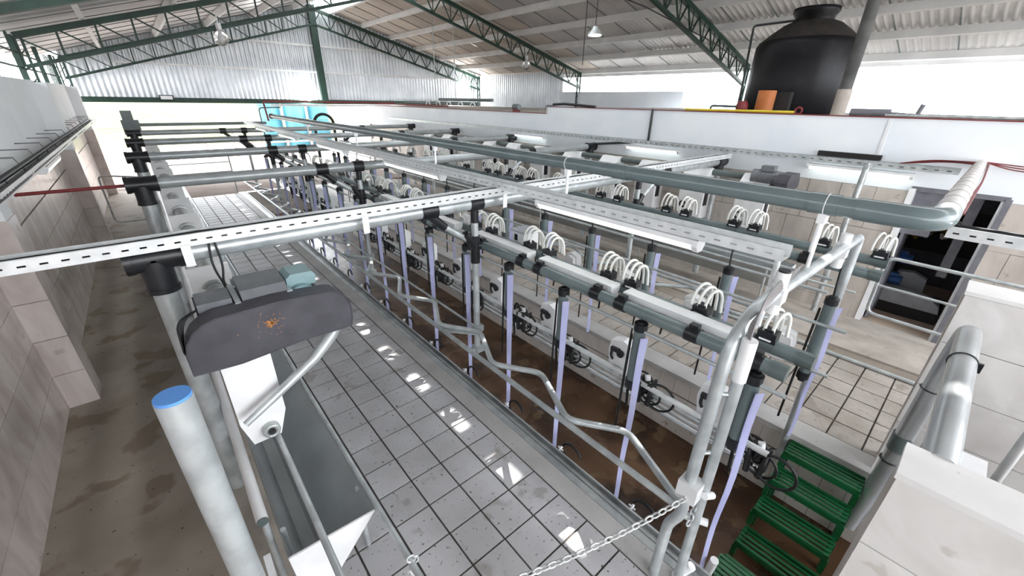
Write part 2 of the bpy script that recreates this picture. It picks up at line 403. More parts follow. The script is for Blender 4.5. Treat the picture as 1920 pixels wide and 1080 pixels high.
struct('wall_right_outer', MB().bb(14.2, 14.4, -4.5, 19.5, -.3, 2.7), PLASTER, 'outer wall of the right building')
dr = thing('door_1', None, None, (XR, .2, -.17)); dr['kind'] = 'structure'; dr['label'] = 'open doorway in the right wall with dark metal frame'
part('jamb', MB().bb(XR-.03, XR+.2, DY1-.0, DY1+.07, -.17, DZ+.0), WHITEP, dr)
part('jamb', MB().bb(XR-.03, XR+.03, DY0-.09, DY0-.03, -.17, DZ+.0), DOORF, dr)
part('jamb', MB().bb(XR+.03, XR+.2, DY0-.06, DY0, -.17, DZ+.0), DOORF, dr)
part('lintel', MB().bb(XR-.015, XR+.2, DY0-.07, DY1+.05, DZ-.03, DZ+.03), DOORF, dr)
part('upper_panel', MB().bb(XR+.16, XR+.19, .30, DY1, 1.30, DZ-.03), DOORF, dr)
part('curtain_strip', MB().bb(XR+.45, XR+.47, -.06, .05, .7, 1.93), DOORF, dr)
part('door_leaf', MB().bb(XR+.2, XR+1.0, DY1-.06, DY1-.02, -.15, DZ-.05), DOORF, dr)
# dim machine room behind the door
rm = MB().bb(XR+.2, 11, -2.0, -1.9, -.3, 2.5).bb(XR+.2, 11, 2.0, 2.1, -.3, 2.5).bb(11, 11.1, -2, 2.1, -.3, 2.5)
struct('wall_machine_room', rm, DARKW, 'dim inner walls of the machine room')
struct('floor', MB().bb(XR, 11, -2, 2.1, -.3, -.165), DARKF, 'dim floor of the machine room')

# ---- half walls at the camera end of the pit
def half_wall(name, x0, x1, y0, y1, z0, z1, tm, label, zs):
    wq = struct(name, MB().bb(x0+.012, x1, y0, y1-.01, z0, z1-.03), GROUTW, label)
    part('coping', MB().bb(x0-.004, x1+.01, y0, y1+.006, z1-.03, z1), CONCW, wq)
    part('end_face', MB().bb(x0+.012, x1, y1-.011, y1, z0, z1-.03), CONC, wq)
    m_ = MB().bb(0, .013, -.298, .298, -.197, .197).mesh('tile'); m_.materials.append(tm)
    for j, zc in enumerate(zs):
        yv = y1-.3 - (.2 if j % 2 else 0)
        if j % 2:
            mm = MB().bb(0, .013, -.098, .098, -.197, .197).mesh('tile'); mm.materials.append(tm); inst('tile', mm, (x0, y1-.1, zc), wq); yv = y1-.5
        while yv > y0+.2:
            inst('tile', m_, (x0, yv, zc), wq); yv -= .6
    return wq
half_wall('wall_half_far', 4.26, 4.56, -3, -.165, -.85, 1.8, WTILEB, 'tiled half wall at the end of the far platform', [1.57-.4*i for i in range(6)])
half_wall('wall_half_near', 1.98, 2.22, -3, -.155, -.85, 1.65, WTILEB, 'bright tiled half wall in the bottom right corner', [1.42-.4*i for i in range(5)])

# ================================================================== ROOF
RX, RZ = 6.6, 6.45; EL = (-2.3, 3.85); ER = (15.6, 4.10); YB0, YB1 = -7.0, 20.6
def roof_z(x): return RZ-(RZ-EL[1])*(RX-x)/(RX-EL[0]) if x < RX else RZ-(RZ-ER[1])*(x-RX)/(ER[0]-RX)
rf = thing('ceiling', None, None, (RX, 7, RZ)); rf['kind'] = 'structure'; rf['label'] = 'gable roof of corrugated metal sheets on purlins'
yv = YB0; i = 0
while yv < YB1:
    y1 = min(yv+1.06, YB1)
    for side in (0, 1):
        def fn(u, o, e, side=side):
            x = ((RX-.10) if e == 0 else EL[0]) if side == 0 else ((RX+.85) if e == 0 else ER[0])
            return (x, u, roof_z(x)+o+.09)
        warm = side == 1 and yv > 12
        m_ = corr_sheet(yv, y1+.03, .1515, .026, fn, 6)
        part('roof_sheet', m_, ROOFW if warm else ROOFM, rf)
        if side == 1: part('skylight_sheet', corr_sheet(yv, y1+.03, .13, .016, lambda u, o, e: ((RX+.10) if e == 0 else RX+.9, u, roof_z(RX+.10 if e == 0 else RX+.9)+o+.10)), SKYL, rf)
        # dark lap joint under every sheet edge
        xa, xb = (RX-.12, EL[0]+.1) if side == 0 else (RX+.12, ER[0]-.1)
        part('lap_joint', MB().beam((xa, yv, roof_z(xa)+.065), (xb, yv, roof_z(xb)+.065), .03, .012), PVCD, rf)
    yv += 1.06; i += 1
# ridge cap with added slots that shape the sun into patches on the platform edge
rc = MB()
ys = [1.2+.79*k_ for k_ in range(-2, 20)]
cuts = [YB0]
for s_ in ys: cuts += [s_-.17, s_+.17]
cuts.append(YB1)
for a, b in zip(cuts[0::2], cuts[1::2]): rc.bb(RX-.2, RX+.2, a, b, RZ+.10, RZ+.115)
rc.bb(RX-.2, RX-.075, YB0, YB1, RZ+.115, RZ+.13); rc.bb(RX+.075, RX+.2, YB0, YB1, RZ+.115, RZ+.13)
part('sun_slot_ridge_cap', rc, ROOFM, rf)
# purlins
PX = [-.3, 1.25, 2.8, 4.35, 5.9] + [7.35, 8.65, 9.95, 11.25, 12.55, 13.85, 15.2]
for x in PX:
    z = roof_z(x); sl = math.atan((RZ-EL[1])/(RX-EL[0])) * (1 if x < RX else -1)
    part('purlin', MB().box((x, (YB0+YB1)/2, z-.03), (.085, YB1-YB0, .17), ry=-sl), PURLIN, rf)
# lattice trusses
def truss(Y, label, dpt=.52, cols=True, web_r=.014):
    t = thing('roof_truss', label, 'truss', (RX, Y, roof_z(RX)-.2), 'green lattice trusses under the roof')
    for sgn, xe in ((-1, -1.35), (1, 15.0)):
        def top(x): return Vector((x, Y, roof_z(x)-.17))
        def bot(x):
            return Vector((x, Y, roof_z(x)-.17-dpt))
        part('top_chord', MB().beam(top(RX), top(xe), .12, .11), GREEN, t)
        part('bottom_chord', MB().beam(bot(RX), bot(xe), .09, .07), GREEN, t)
        n = 13; dx = (xe-RX)/n
        for k_ in range(n):
            a = RX+dx*k_; b = RX+dx*(k_+1)
            if sgn < 0:
                part('web_bar', MB().beam(bot(b), top(b), .035, .035), GREEN, t); part('web_bar', MB().beam(bot(a), top(b), .03, .03), GREEN, t)
            else:
                c_ = (a+b)/2; part('web_bar', MB().beam(bot(a), top(c_), .032, .032), GREEN, t); part('web_bar', MB().beam(top(c_), bot(b), .032, .032), GREEN, t)
                part('web_bar', MB().beam(top(b), bot(b), .022, .022), GREEN, t)
    if cols:
        for xe, zb in ((-1.35, 3.0), (15.0, 2.6)):
            for d in (-.09, .09): part('column_chord', MB().bb(xe+d-.02, xe+d+.02, Y-.03, Y+.03, zb, roof_z(xe)-.1), GREEN, t)
            for q in range(4): part('column_lacing', MB().beam((xe-.09, Y, zb+.05+q*.25), (xe+.09, Y, zb+.25+q*.25), .02, .02), GREEN, t)
    return t
truss(20.3, 'green lattice truss on the far corrugated gable wall', .55)
truss(13.0, 'green lattice truss in the middle of the roof')
truss(6.1, 'nearest green lattice truss, beside the black water tank')
# far gable cladding
gw = thing('wall_gable', None, None, (RX, 20.6, 2.85)); gw['kind'] = 'structure'; gw['label'] = 'corrugated metal gable wall above the far opening'
x = -1.35
while x < 15.0:
    x1 = min(x+.98, 15.05)
    part('cladding_sheet', corr_sheet(x, x1+.02, .16, .022, lambda u, o, e: (u, 20.6+o, 2.88 if e == 0 else roof_z(u)+.11), 6), CORR, gw)
    x += .98
part('girt', MB().bb(-.2, 14.2, 20.46, 20.54, 3.94, 4.0), PURLIN, gw); part('girt', MB().bb(2.4, 10.6, 20.46, 20.54, 4.93, 4.99), PURLIN, gw)
struct('trim_4', MB().bb(-1.35, 15.1, 20.4, 20.64, 2.72, 2.89), GREEN, 'dark green lintel beam under the far gable')
struct('trim_5', MB().bb(RX-.13, RX+.13, 20.3, 20.5, 2.75, RZ-.05), GREEN, 'dark green central column of the far gable')
# eave wall of the right side: corrugated panel, white parapet
ew = thing('wall_eave', None, None, (15, 17, 2.6)); ew['kind'] = 'structure'; ew['label'] = 'corrugated metal eave wall at the far right corner'
yv = 14.0
while yv < 20.5:
    part('cladding_sheet', corr_sheet(yv, yv+.96, .16, .022, lambda u, o, e: (15.1+o, u, -.2 if e == 0 else 4.2), 6), CORR, ew); yv += .94
struct('wall_parapet', MB().bb(15.0, 15.2, 8.1, 14.0, -.2, 3.4), PLASTER, 'low white parapet wall under the right eave')
struct('trim_6', MB().bb(15.2, 15.3, YB0, YB1, 3.98, 4.14), PURLIN, 'pale eave beam along the right roof edge')

# ================================================================== PIPE FRAMES
ZP = 2.06
FY = [3.3, 6.3, 9.15, 12.0, 15.0]
fl_lab = ['nearest', 'second nearest', 'middle', 'fourth', 'farthest']
for i, Y in enumerate(FY):
    t = thing('pipe_frame', '%s grey pipe frame with black tee fittings spanning the pit' % fl_lab[i], 'pipe frame', (-.15, Y, 0), 'overhead pipe frames')
    part('cross_pipe', MB().cyl((-.1, Y, ZP), (7.8, Y, ZP), .066, 18), PIPEG if i else GALV, t)
    part('post', MB().cyl((-.15, Y, .02), (-.15, Y, ZP-.05), .068, 18), GALV, t)
    part('post', MB().cyl((7.85, Y, -.13), (7.85, Y, ZP-.05), .062, 14), GALV, t)
    for xs in (-.15, 7.85):
        tee = MB().cyl((xs-.13, Y, ZP), (xs+.15, Y, ZP), .086, 20).cyl((xs, Y, ZP-.22), (xs, Y, ZP), .086, 20)
        tee.cyl((xs, Y, ZP-.23), (xs, Y, ZP-.2), .092, 20).cyl((xs-.14, Y, ZP), (xs-.1, Y, ZP), .092, 20).cyl((xs+.12, Y, ZP), (xs+.155, Y, ZP), .092, 20)
        part('tee_fitting', tee, BLACK, t)
    for xc, dirx in ((1.83, 1), (5.95, -1)):
        part('collar', MB().cyl((xc-.08, Y, ZP), (xc+.08, Y, ZP), .08, 18).cyl((xc, Y, ZP-.03), (xc+.17*dirx, Y, ZP-.19), .042, 14), BLACK, t)
    for xc, dirx in ((2.36, 1), (5.3, -1)):
        part('collar', MB().cyl((xc-.075, Y, ZP), (xc+.075, Y, ZP), .08, 18).cyl((xc, Y, ZP-.2), (xc, Y, ZP), .042, 14), BLACK, t)
        part('brace', MB().cyl((xc-.38*dirx, Y, ZP-.17), (xc-.05*dirx, Y, 1.66), .03, 12), GALV, t)
        part('drop_post', MB().cyl((xc, Y, .3), (xc, Y, ZP-.12), .036, 14), GALV, t)
        part('joint', MB().cyl((xc, Y, 1.42), (xc, Y, 1.72), .05, 14).cyl((xc-.13*dirx, Y, 1.76), (xc, Y, 1.58), .044, 12).cyl((xc+.14, Y-.02, 1.6), (xc, Y, 1.6), .044, 12), BLACK, t)
        if xc < 3:
            for zc in (.34, .62):
                part('clamp', MB().box((xc, Y-.01, zc), (.1, .11, .07)).bb(xc-.12, xc, Y-.03, Y+.02, zc-.02, zc+.02), GALV, t)
# capped post in the foreground
t = thing('capped_post', 'short galvanised post with a blue plastic cap', 'post', (-.15, 1.53, 0))
part('tube', MB().cyl((-.15, 1.53, .02), (-.15, 1.53, 2.085), .054, 28), GALV, t)
part('cap', MB().cyl((-.15, 1.53, 2.085), (-.15, 1.53, 2.096), .0525, 28), BLUE, t)
part('bracket', MB().bb(-.11, -.06, 1.5, 1.56, .93, .99).box((-.075, 1.6, .98), (.03, .16, .02)), WHITEP, t)
part('strip', MB().bb(-.10, -.085, 1.46, 1.52, .1, .93), RUBBER, t)

# entry arch over the camera end of the pit
t = thing('entry_arch', 'bent galvanised arch over the camera end of the pit', 'arch', (1.93, .6, 0))
part('arch_tube', MB().tube(bend([(1.92, .63, 0.0), (1.92, .62, .55), (1.94, .57, .66), (1.94, .57, 2.06), (4.15, .52, 2.06), (4.15, .52, 1.9)], .34, 8), .034, 16), GALV, t)
part('far_leg', MB().cyl((4.15, .52, 1.95), (4.15, .48, -.3), .033, 14), GALV, t)
pst = part('side_post', MB().cyl((2.02, .50, 0), (1.99, .50, 1.93), .03, 16), GALV, t)
part('post_sleeve', MB().cyl((1.992, .50, 1.72), (1.988, .50, 1.96), .0365, 16), WHITEP, pst)
wv = MB()
for q in range(6): wv.tube(bend([(1.99+.004*q, .5+.004*q, 1.92), (1.985+.006*q, .5+.006*q, 2.03), (2.15+.03*q, .53, 2.13-.01*q), (2.5+.06*q, .56, 2.14)], .1, 5), .004, 6)
part('wires', wv, WIREC, t)
part('clamp', MB().cyl((2.46, .56, 1.93), (2.46, .56, 2.18), .035, 14).bb(2.41, 2.5, .52, .61, 2.0, 2.09), WHITEP, t)
part('stub_cap', MB().cyl((2.46, .56, 2.18), (2.46, .56, 2.19), .03, 14), RUBBER, t)
part('clamp', MB().cyl((3.72, .54, 1.9), (3.72, .54, 2.16), .036, 14).bb(3.67, 3.76, .5, .59, 1.98, 2.08), WHITEP, t)
part('cross_tie', MB().cyl((1.93, .57, 1.62), (2.0, .5, 1.62), .012, 8).cyl((1.93, .56, 1.2), (2.02, .5, 1.2), .012, 8), GALV, t)
part('rail_clamp', MB().bb(1.89, 2.0, .5, .62, .84, .97).cyl((1.96, .48, .9), (2.04, .46, .86), .022, 12), WHITEP, t)
part('rail_clamp', MB().cyl((1.99, .56, .62), (2.05, .44, .62), .024, 12), WHITEP, t)
part('post_foot', MB().cyl((2.02, .52, 0), (2.06, .45, .16), .03, 12), WHITEP, t)
part('hanger_rod', MB().cyl((2.93, .56, 2.06), (2.93, .56, 2.43), .012, 10).bb(2.89, 2.97, .545, .575, 2.38, 2.44), WHITEP, t)
part('hanger_rod', MB().cyl((2.68, .66, 1.72), (2.68, .66, 2.17), .017, 10), WHITET, t)

# rump rails
t = thing('rump_rail', 'zigzag galvanised rump rail along the near side of pit', 'rail', (1.95, .6, .7))
part('straight_rail', MB().cyl((1.97, .58, .67), (1.97, 14.5, .67), .024, 12), GALV, t)
P = [(1.95, .56, .72)]
y = .60
while y < 14: P += [(1.985, y, .69), (2.29, y+.60, .655), (1.985, y+.97, .69)]; y += .97
P = [p for k_, p in enumerate(P) if not (k_ and Vector(p).y - Vector(P[k_-1]).y < .02)]
part('zigzag_rail', MB().tube(bend(P, .09, 5), .027, 12), GALV, t)
part('outer_rail', MB().cyl((2.31, 3.14, .66), (2.31, 9.9, .66), .014, 10), GALV, t)
for q in range(5): part('strut', MB().beam((2.25, .6+.97*(1+3*q)+.6+.97*1, .645), (1.97, .6+.97*(1+3*q)+.9+.97, .66), .05, .012), GALV, t)
t = thing('rump_rail', 'zigzag galvanised rump rail along the far side of pit', 'rail', (4.5, .6, .7))
part('straight_rail', MB().cyl((4.62, .9, .98), (4.62, 14.5, .98), .02, 10), GALV, t)
P = [(4.6, .9, .98)]; y = .95
while y < 14: P += [(4.25, y+.35, .99), (4.6, y+.97, .98)]; y += .97
part('zigzag_rail', MB().tube(bend(P, .12, 5), .022, 10), GALV, t)
for zq in (1.25, 1.4): part('straight_rail', MB().cyl((4.95, .7, zq), (4.95, 14.5, zq), .017, 10), GALV, t)

# ================================================================== TRAYS, BIG PIPE
def tray(name, label, p0, L, ax, wid=.11, hgt=.07, slot=.1, both=True, extra=None, WHITET=WHITET):
    """U-shaped perforated tray from p0 along +ax, near wall carries real slots"""
    x0, y0, z0 = p0
    def P(a, b, c): return (x0+a, y0+b, z0+c) if ax == 'x' else (x0+b, y0+a, z0+c)
    t = thing(name, label, 'cable tray', p0)
    b = MB()
    def quad(a0, a1, bb_, c0, c1): b.add([P(a0, bb_, c0), P(a1, bb_, c0), P(a1, bb_, c1), P(a0, bb_, c1)], [(0, 1, 2, 3)])
    for bb_ in ((0, wid) if both else (0,)):
        quad(0, L, bb_, 0, hgt*.40); quad(0, L, bb_, hgt*.54, hgt)
        a = 0
        while a < L:
            quad(a, min(a+slot*.6, L), bb_, hgt*.40, hgt*.54); a += slot
    part('side_wall', b, WHITET, t)
    b = MB()
    n = int(L/slot)
    # floor with two rows of slots
    def fq(a0, a1, b0, b1): b.add([P(a0, b0, .001), P(a1, b0, .001), P(a1, b1, .001), P(a0, b1, .001)], [(0, 1, 2, 3)])
    for b0, b1 in ((0, .26), (.36, .64), (.74, 1)): fq(0, L, b0*wid, b1*wid)
    for k_ in range(n):
        for b0, b1 in ((.26, .36), (.64, .74)): fq(k_*slot, k_*slot+slot*.6, b0*wid, b1*wid)
    part('tray_floor', b, WHITET, t)
    lp = MB()
    for bb_ in (0, wid): lp.add([P(0, bb_-.004, hgt), P(L, bb_-.004, hgt), P(L, bb_+.004, hgt+.003), P(0, bb_+.004, hgt+.003)], [(0, 1, 2, 3)])
    part('rolled_edge', lp, WHITET, t)
    if extra:
        cb = MB()
        for q in range(extra):
            pts = [P(L*s_/40, wid*(.55+.1*q) + random.uniform(-.006, .006), .028+.014*(q % 4)+random.uniform(-.004, .004)) for s_ in range(41)]
            cb.tube(pts, .011, 6)
        part('cable', cb, RUBBER, t)
    return t
t = tray('cable_tray', 'perforated white cable tray crossing the foreground with black cables', (-1.3, 3.165, 2.128), 9.3, 'x', .12, .075, .082, True, 3)
for xh in (.0, 1.16, 2.62): part('hanger_strap', MB().bb(xh, xh+.05, 3.155, 3.162, 2.0, 2.14), WHITEP, t)
tray('cable_tray', 'long perforated white cable tray running down the pit', (2.6, .62, 2.185), 15.6, 'y', .13, .07, .1)
tray('cable_tray', 'perforated cable tray along the right wall', (XR-.14, .28, 2.215), 16.8, 'y', .11, .075, .12, True, 3, GALVD)
tray('cable_tray', 'short white cable tray at the right edge before the doorway', (4.0, -1.4, 2.2), 1.47, 'y', .12, .075, .08, True, 5)
t = tray('cable_tray', 'white cable tray with black cables along the left wall', (-1.075, 1.0, 2.2), 18.4, 'y', .12, .075, .12, True, 5)
part('cable', MB().tube([(-1.07+.004*math.sin(q*1.3), 1.2+q, 2.275) for q in range(18)], .026, 8), RUBBER, t)
for q in range(14):
    yq = 5.9+q*.95
    part('spike_bracket', MB().tube([(-1.05, yq, 2.22), (-1.10, yq, 2.36), (-1.33, yq, 2.36)], .008, 6), DOORF, t)
# tubes lamps
def tube_lamp(name, label, y0, y1, x, z, group, m=None):
    t = thing(name, label, 'lamp', (x, y0, z), group)
    part('batten', MB().bb(x-.055, x+.055, y0, y1, z, z+.035), WHITEP, t)
    part('diffuser', MB().prism([(x-.055, z), (x-.048, z-.03), (x-.02, z-.045), (x+.02, z-.045), (x+.048, z-.03), (x+.055, z)], 'y', y0+.01, y1-.01, True), m or TUBE, t)
    part('end_cap', MB().prism([(x-.06, z+.036), (x-.06, z-.01), (x-.03, z-.05), (x+.03, z-.05), (x+.06, z-.01), (x+.06, z+.036)], 'y', y0-.03, y0+.01), WHITEP, t)
    part('end_cap', MB().prism([(x-.06, z+.036), (x-.06, z-.01), (x-.03, z-.05), (x+.03, z-.05), (x+.06, z-.01), (x+.06, z+.036)], 'y', y1-.01, y1+.03), WHITEP, t)
for i, (a, b) in enumerate(((1.15, 2.65), (4.4, 5.9), (7.6, 9.0), (10.6, 12.0), (13.4, 14.6))):
    tube_lamp('tube_lamp', '%s fluorescent tube lamp from the camera under the central tray' % ORD[i], a, b, 2.665, 2.14, 'tube lamps under the central tray')
tube_lamp('tube_lamp', 'white tube lamp hanging below the left wall tray', 7.4, 8.7, -1.01, 2.155, None)
for i, (a, b) in enumerate(((.72, 1.95), (8.0, 9.2), (4.2, 5.4))):
    tube_lamp('tube_lamp', ['fluorescent tube lamp on the right wall nearest the doorway', 'fluorescent tube lamp on the right wall farthest from the doorway', 'middle fluorescent tube lamp on the right wall'][i], a, b, XR-.1, 2.14, 'tube lamps on the right wall')
for i, (a, b) in enumerate(((.75, 1.55), (1.72, 2.5), (2.72, 3.55), (4.0, 4.8), (5.2, 6.0))):
    tube_lamp('tube_lamp', '%s white strip lamp from the arch between the near milk pipes' % ORD[i], a, b, 2.60, 1.62, 'strip lamps between the milk pipes', WHITEP)
# big grey ventilation pipe with elbow
t = thing('vacuum_pipe', 'thick grey plastic pipe with elbow running above the pit', 'pipe', (2.9, .13, 2.5))
part('pipe_run', MB().cyl((2.89, .30, 2.49), (2.86, 13.4, 2.5), .056, 24), PVC, t)
part('elbow', MB().tube(bend([(2.89, .42, 2.49), (2.89, .09, 2.49), (3.2, .09, 2.485)], .16, 10), .061, 24), PVC, t)
part('wrapped_pipe', MB().cyl((3.1, .09, 2.485), (XR, .13, 2.36), .058, 24), WRAP, t)
for q in range(13): part('tape_edge', MB().torus((3.25+q*.36, .091+.003*q, 2.482-q*.009), .0585, .003, 'x', 20, 5), CONC, t)
for yq in (.5, 1.9, 3.4, 5.4, 8.0, 10.5): part('socket', MB().cyl((2.888, yq, 2.49), (2.888, yq+.14, 2.49), .0605, 24), PVC, t)
for yq in (.56, 2.55, 4.9, 7.6, 10.4): part('hanger', MB().torus((2.888, yq, 2.49), .059, .0035, 'y', 20, 6).cyl((2.888, yq, 2.2), (2.888, yq, 2.43), .014, 10).bb(2.86, 2.916, yq-.02, yq+.02, 2.38, 2.44), WHITEP, t)
part('flange', MB().cyl((2.86, 13.4, 2.5), (2.86, 13.5, 2.5), .07, 20), RED, t)
wm = MB()
for q in range(3): wm.tube(bend([(3.4, .03+.01*q, 2.46), (5.5, .03, 2.42), (7.9, .06, 2.36+.02*q), (8.02, .4+.1*q, 2.37), (8.02, .9, 2.29)], .3, 5), .007, 6)
for q in range(3): wm.tube(bend([(7.95, .1, 2.4), (8.02, -.15, 2.38-.03*q), (8.02, -.6, 2.36-.02*q), (8.02, -1.5, 2.38)], .2, 5), .007, 6)
single('red_cables', wm, RED, 'thin red cables strung along the white wrapped pipe', 'cable')

# ================================================================== MILKING EQUIPMENT
def pipe_y(name, label, x, y0, y1, z, r, m, caps=True, coup=(), cat='pipe', group=None):
    t = thing(name, label, cat, (x, y0, z), group)
    part('pipe_run', MB().cyl((x, y0, z), (x, y1, z), r, 20), m, t)
    if caps: part('end_cap', MB().cyl((x, y0-.035, z), (x, y0+.05, z), r+.006, 20), PVCD, t)
    for a in coup: part('coupling', MB().cyl((x, a-.045, z), (x, a+.045, z), r+.008, 20).bb(x-.02, x+.03, a-.03, a+.03, z+r, z+r+.03), BLACK, t)
    return t
cps = [.56, .95, 1.52, 1.76, 2.42, 2.66, 3.3, 3.55, 4.2, 4.45, 5.1, 5.35, 6.0, 6.9, 7.8, 8.7, 9.6, 10.5, 11.4, 12.3, 13.2]
pipe_y('milk_pipe', 'grey milk pipe on the near side hung with lavender hoses', 2.45, .42, 14.2, 1.6, .046, PVC, True, cps)
pipe_y('milk_pipe', 'grey milk pipe beside the white strip lamps, carrying near manifolds', 2.74, .36, 14.2, 1.58, .046, PVC)
pipe_y('milk_pipe', 'lower grey pipe of the far milk line', 4.50, .36, 14.2, 1.68, .046, PVC, True, [.9+.8*q for q in range(16)])
pipe_y('milk_pipe', 'upper grey pipe of the far milk line with hose manifolds', 4.84, .38, 14.2, 1.71, .046, PVC)
for i, (x, z, r, m, lab) in enumerate(((2.56, .925, .022, WHITET, 'galvanised top rail carrying the near milking units'), (2.62, .83, .019, STEEL, 'upper stainless wash pipe under the near milking units'),
                            (2.63, .76, .014, STEEL, 'middle stainless wash pipe under the near milking units'), (2.66, .68, .019, STEEL, 'lower stainless wash pipe under the near milking units'),
                            (2.42, 1.475, .014, GALV, 'thin galvanised rail just below the near milk pipe'), (3.99, .86, .017, GALV, 'galvanised rail carrying the far milking units'), (3.955, 1.32, .016, GALV, 'thin upper rail in front of far milking units'))):
    single('rail_pipe', MB().cyl((x, .35, z), (x, 14.3, z), r, 10), m, lab, 'pipe')
# manifolds with white hose loops
def manifold():
    t = thing('hose_manifold', 'x', 'manifold', (0, 0, 0), 'hose manifolds on the milk pipes', False)
    part('block', MB().bb(-.045, .045, -.055, .055, .03, .10).bb(-.052, -.03, -.06, .06, .035, .06).bb(-.03, .03, -.03, .03, .1, .115), BLACK, t)
    part('name_strip', MB().bb(-.054, -.052, -.035, .035, .045, .058), WHITEP, t)
    for q in range(3):
        yq = -.045+.045*q
        part('hose', MB().tube(arc((.055, yq, .10), .068+.007*q, PI*1.02, 0, 12, (1, -.35, 0), (0, 0, 1.8)) + [(.122+.007*q, yq-.03, .04)], .0115, 8), WHITEH, t)
    part('pipe_band', MB().cyl((0, -.06, 0), (0, .06, 0), .05, 16), PVCD, t)
    return t
mf = manifold(); kids_of(mf); used = False
nearY = [.60, 1.04, 1.63, 1.87, 2.58, 2.86, 3.5, 3.8, 4.4, 4.7, 5.3, 5.6, 6.2, 6.5, 7.1, 7.4, 8.2, 9.0, 9.8, 10.6, 11.4, 12.2]
farY = [.42, .86, 1.5, 1.72, 2.3, 2.55, 3.3, 3.6, 4.2, 4.5, 5.1, 5.4, 6.0, 6.3, 7.0, 7.8, 8.6, 9.4, 10.2, 11.0]
for i, y in enumerate(nearY):
    lab = '%s black manifold with white hose loops from the arch, near milk pipe' % ORD[i]
    if not used: mf.location = (2.74, y, 1.585); mf['label'] = lab; used = True
    else: dup(mf, (2.74, y, 1.585), random.uniform(-.12, .12), lab)
for i, y in enumerate(farY): dup(mf, (4.84, y, 1.715), random.uniform(-.12, .12), '%s black manifold with white hose loops from the arch, far milk pipe' % ORD[i])
# hanging columns with lavender strap
def column(zlo, zhi, cap, strap_z, sx):
    t = thing('milk_meter', 'x', 'milk meter', (0, 0, 0), None, False)
    part('tube', MB().cyl((0, 0, zlo), (0, 0, zhi), .043, 18), PVC, t)
    part('foot', MB().cyl((0, 0, zlo-.07), (0, 0, zlo), .05, 16).cyl((0, 0, zlo-.1), (0, 0, zlo-.07), .03, 12), BLACK, t)
    c = part('cap', MB().cyl((0, 0, zhi), (0, 0, zhi+.06), .05, 18).cyl((0, 0, zhi+.06), (0, 0, zhi+.075), .03, 12), BLACK, t)
    if cap: part('hose', MB().tube(bend([(0, 0, zhi+.07), (0, .01, zhi+.2), (.08, .03, zhi+.3)], .08, 5), .009, 7), RUBBER, c)
    pts = []; n = 14
    s = MB(); vs = []
    for k_ in range(n+1):
        z = zhi-.03+(strap_z-zhi+.03)*k_/n; off = .008*math.sin(k_*.9); tw = 1.25-.55*k_/n
        vs += [(sx-.003+off, -.066, z), (sx+.002+off, -.024, z)] if 0 else [(sx+off-.007-.019*tw, -.06+.012*tw+off, z), (sx+off-.007+.019*tw, -.06-.012*tw+off, z)]
    s.add(vs, [(2*k_, 2*k_+1, 2*k_+3, 2*k_+2) for k_ in range(n)], True)
    vs2 = [(a+.004, b-.004, c_) for a, b, c_ in vs]
    s.add(vs2, [(2*k_, 2*k_+1, 2*k_+3, 2*k_+2) for k_ in range(n)], True)
    part('lavender_hose', s, LAV, t)
    part('cord', MB().tube([(-.02, .055, zhi-.05), (-.02, .06, zlo+.1), (-.03, .06, zlo-.55)], .010, 6), RUBBER, t)
    return t
cn = column(1.03, 1.47, False, -.5, -.03); kids_of(cn)
cY = [.53, 1.32, 2.09, 2.83, 3.57, 4.38, 5.17, 5.96, 6.75, 7.54, 8.33, 9.12, 9.91, 10.7, 11.5, 12.3, 13.1]
for i, y in enumerate(cY):
    lab = '%s hanging grey meter tube with lavender hose from arch, near row' % ORD[i]
    if i == 0: cn.location = (2.43, y, 0); tag(cn, lab, None, 'near row of meter tubes')
    else: dup(cn, (2.43, y, 0), 0, lab, 'near row of meter tubes')
cf = column(.82, 1.5, True, .05, .06); kids_of(cf)
for i in range(15):
    y = .52+.845*i; lab = '%s black-capped grey meter tube from the arch, far row' % ORD[i]
    if i == 0: cf.location = (4.0, y, 0); tag(cf, lab, None, 'far row of meter tubes')
    else: dup(cf, (4.0, y, 0), 0, lab, 'far row of meter tubes')
# milking units: white head with black knob, black claw with hose loops
def unit(k=1.22):
    t = thing('milking_unit', 'x', 'milking unit', (0, 0, 0), 'near row of milking units', False)
    body = MB().prism([(a*k, b*k) for a, b in ((-.075, -.12), (.06, -.12), (.085, .02), (.07, .10), (-.02, .125), (-.085, .10))], 'x', -.05, .04).prism([(a*k*.75, b*k*.8) for a, b in ((-.075, -.12), (.06, -.12), (.085, .02), (.07, .10), (-.02, .125), (-.085, .10))], 'x', -.04, .085)
    hd = part('housing', body, WHITEP, t)
    part('knob', MB().cyl((-.075, -.02, .03), (-.045, -.02, .03), .032, 14).box((-.065, .03, .055), (.03, .08, .035)).tube(bend([(-.06, .06, .05), (-.08, .06, .0), (-.06, .05, -.05)], .03, 4), .012, 7), BLACK, hd)
    part('bracket', MB().bb(-.06, -.02, -.03, .03, -.2, -.1), GALV, t)
    part('clip', MB().bb(-.02, .04, -.07, .06, -.16, -.125), WHITEP, t)
    return t
un = unit(); kids_of(un)
uY = [.78, 1.58, 2.44, 3.27, 4.04, 4.84, 5.62, 6.42, 7.2, 8.0, 8.8, 9.6, 10.4, 11.2, 12.0, 12.8]
for i, y in enumerate(uY):
    lab = '%s white milking unit with black knob from arch, near row' % ORD[i]
    if i == 0: un.location = (2.66, y, 1.03); un['label'] = lab
    else: dup(un, (2.66, y, 1.03), random.uniform(-.1, .1), lab)
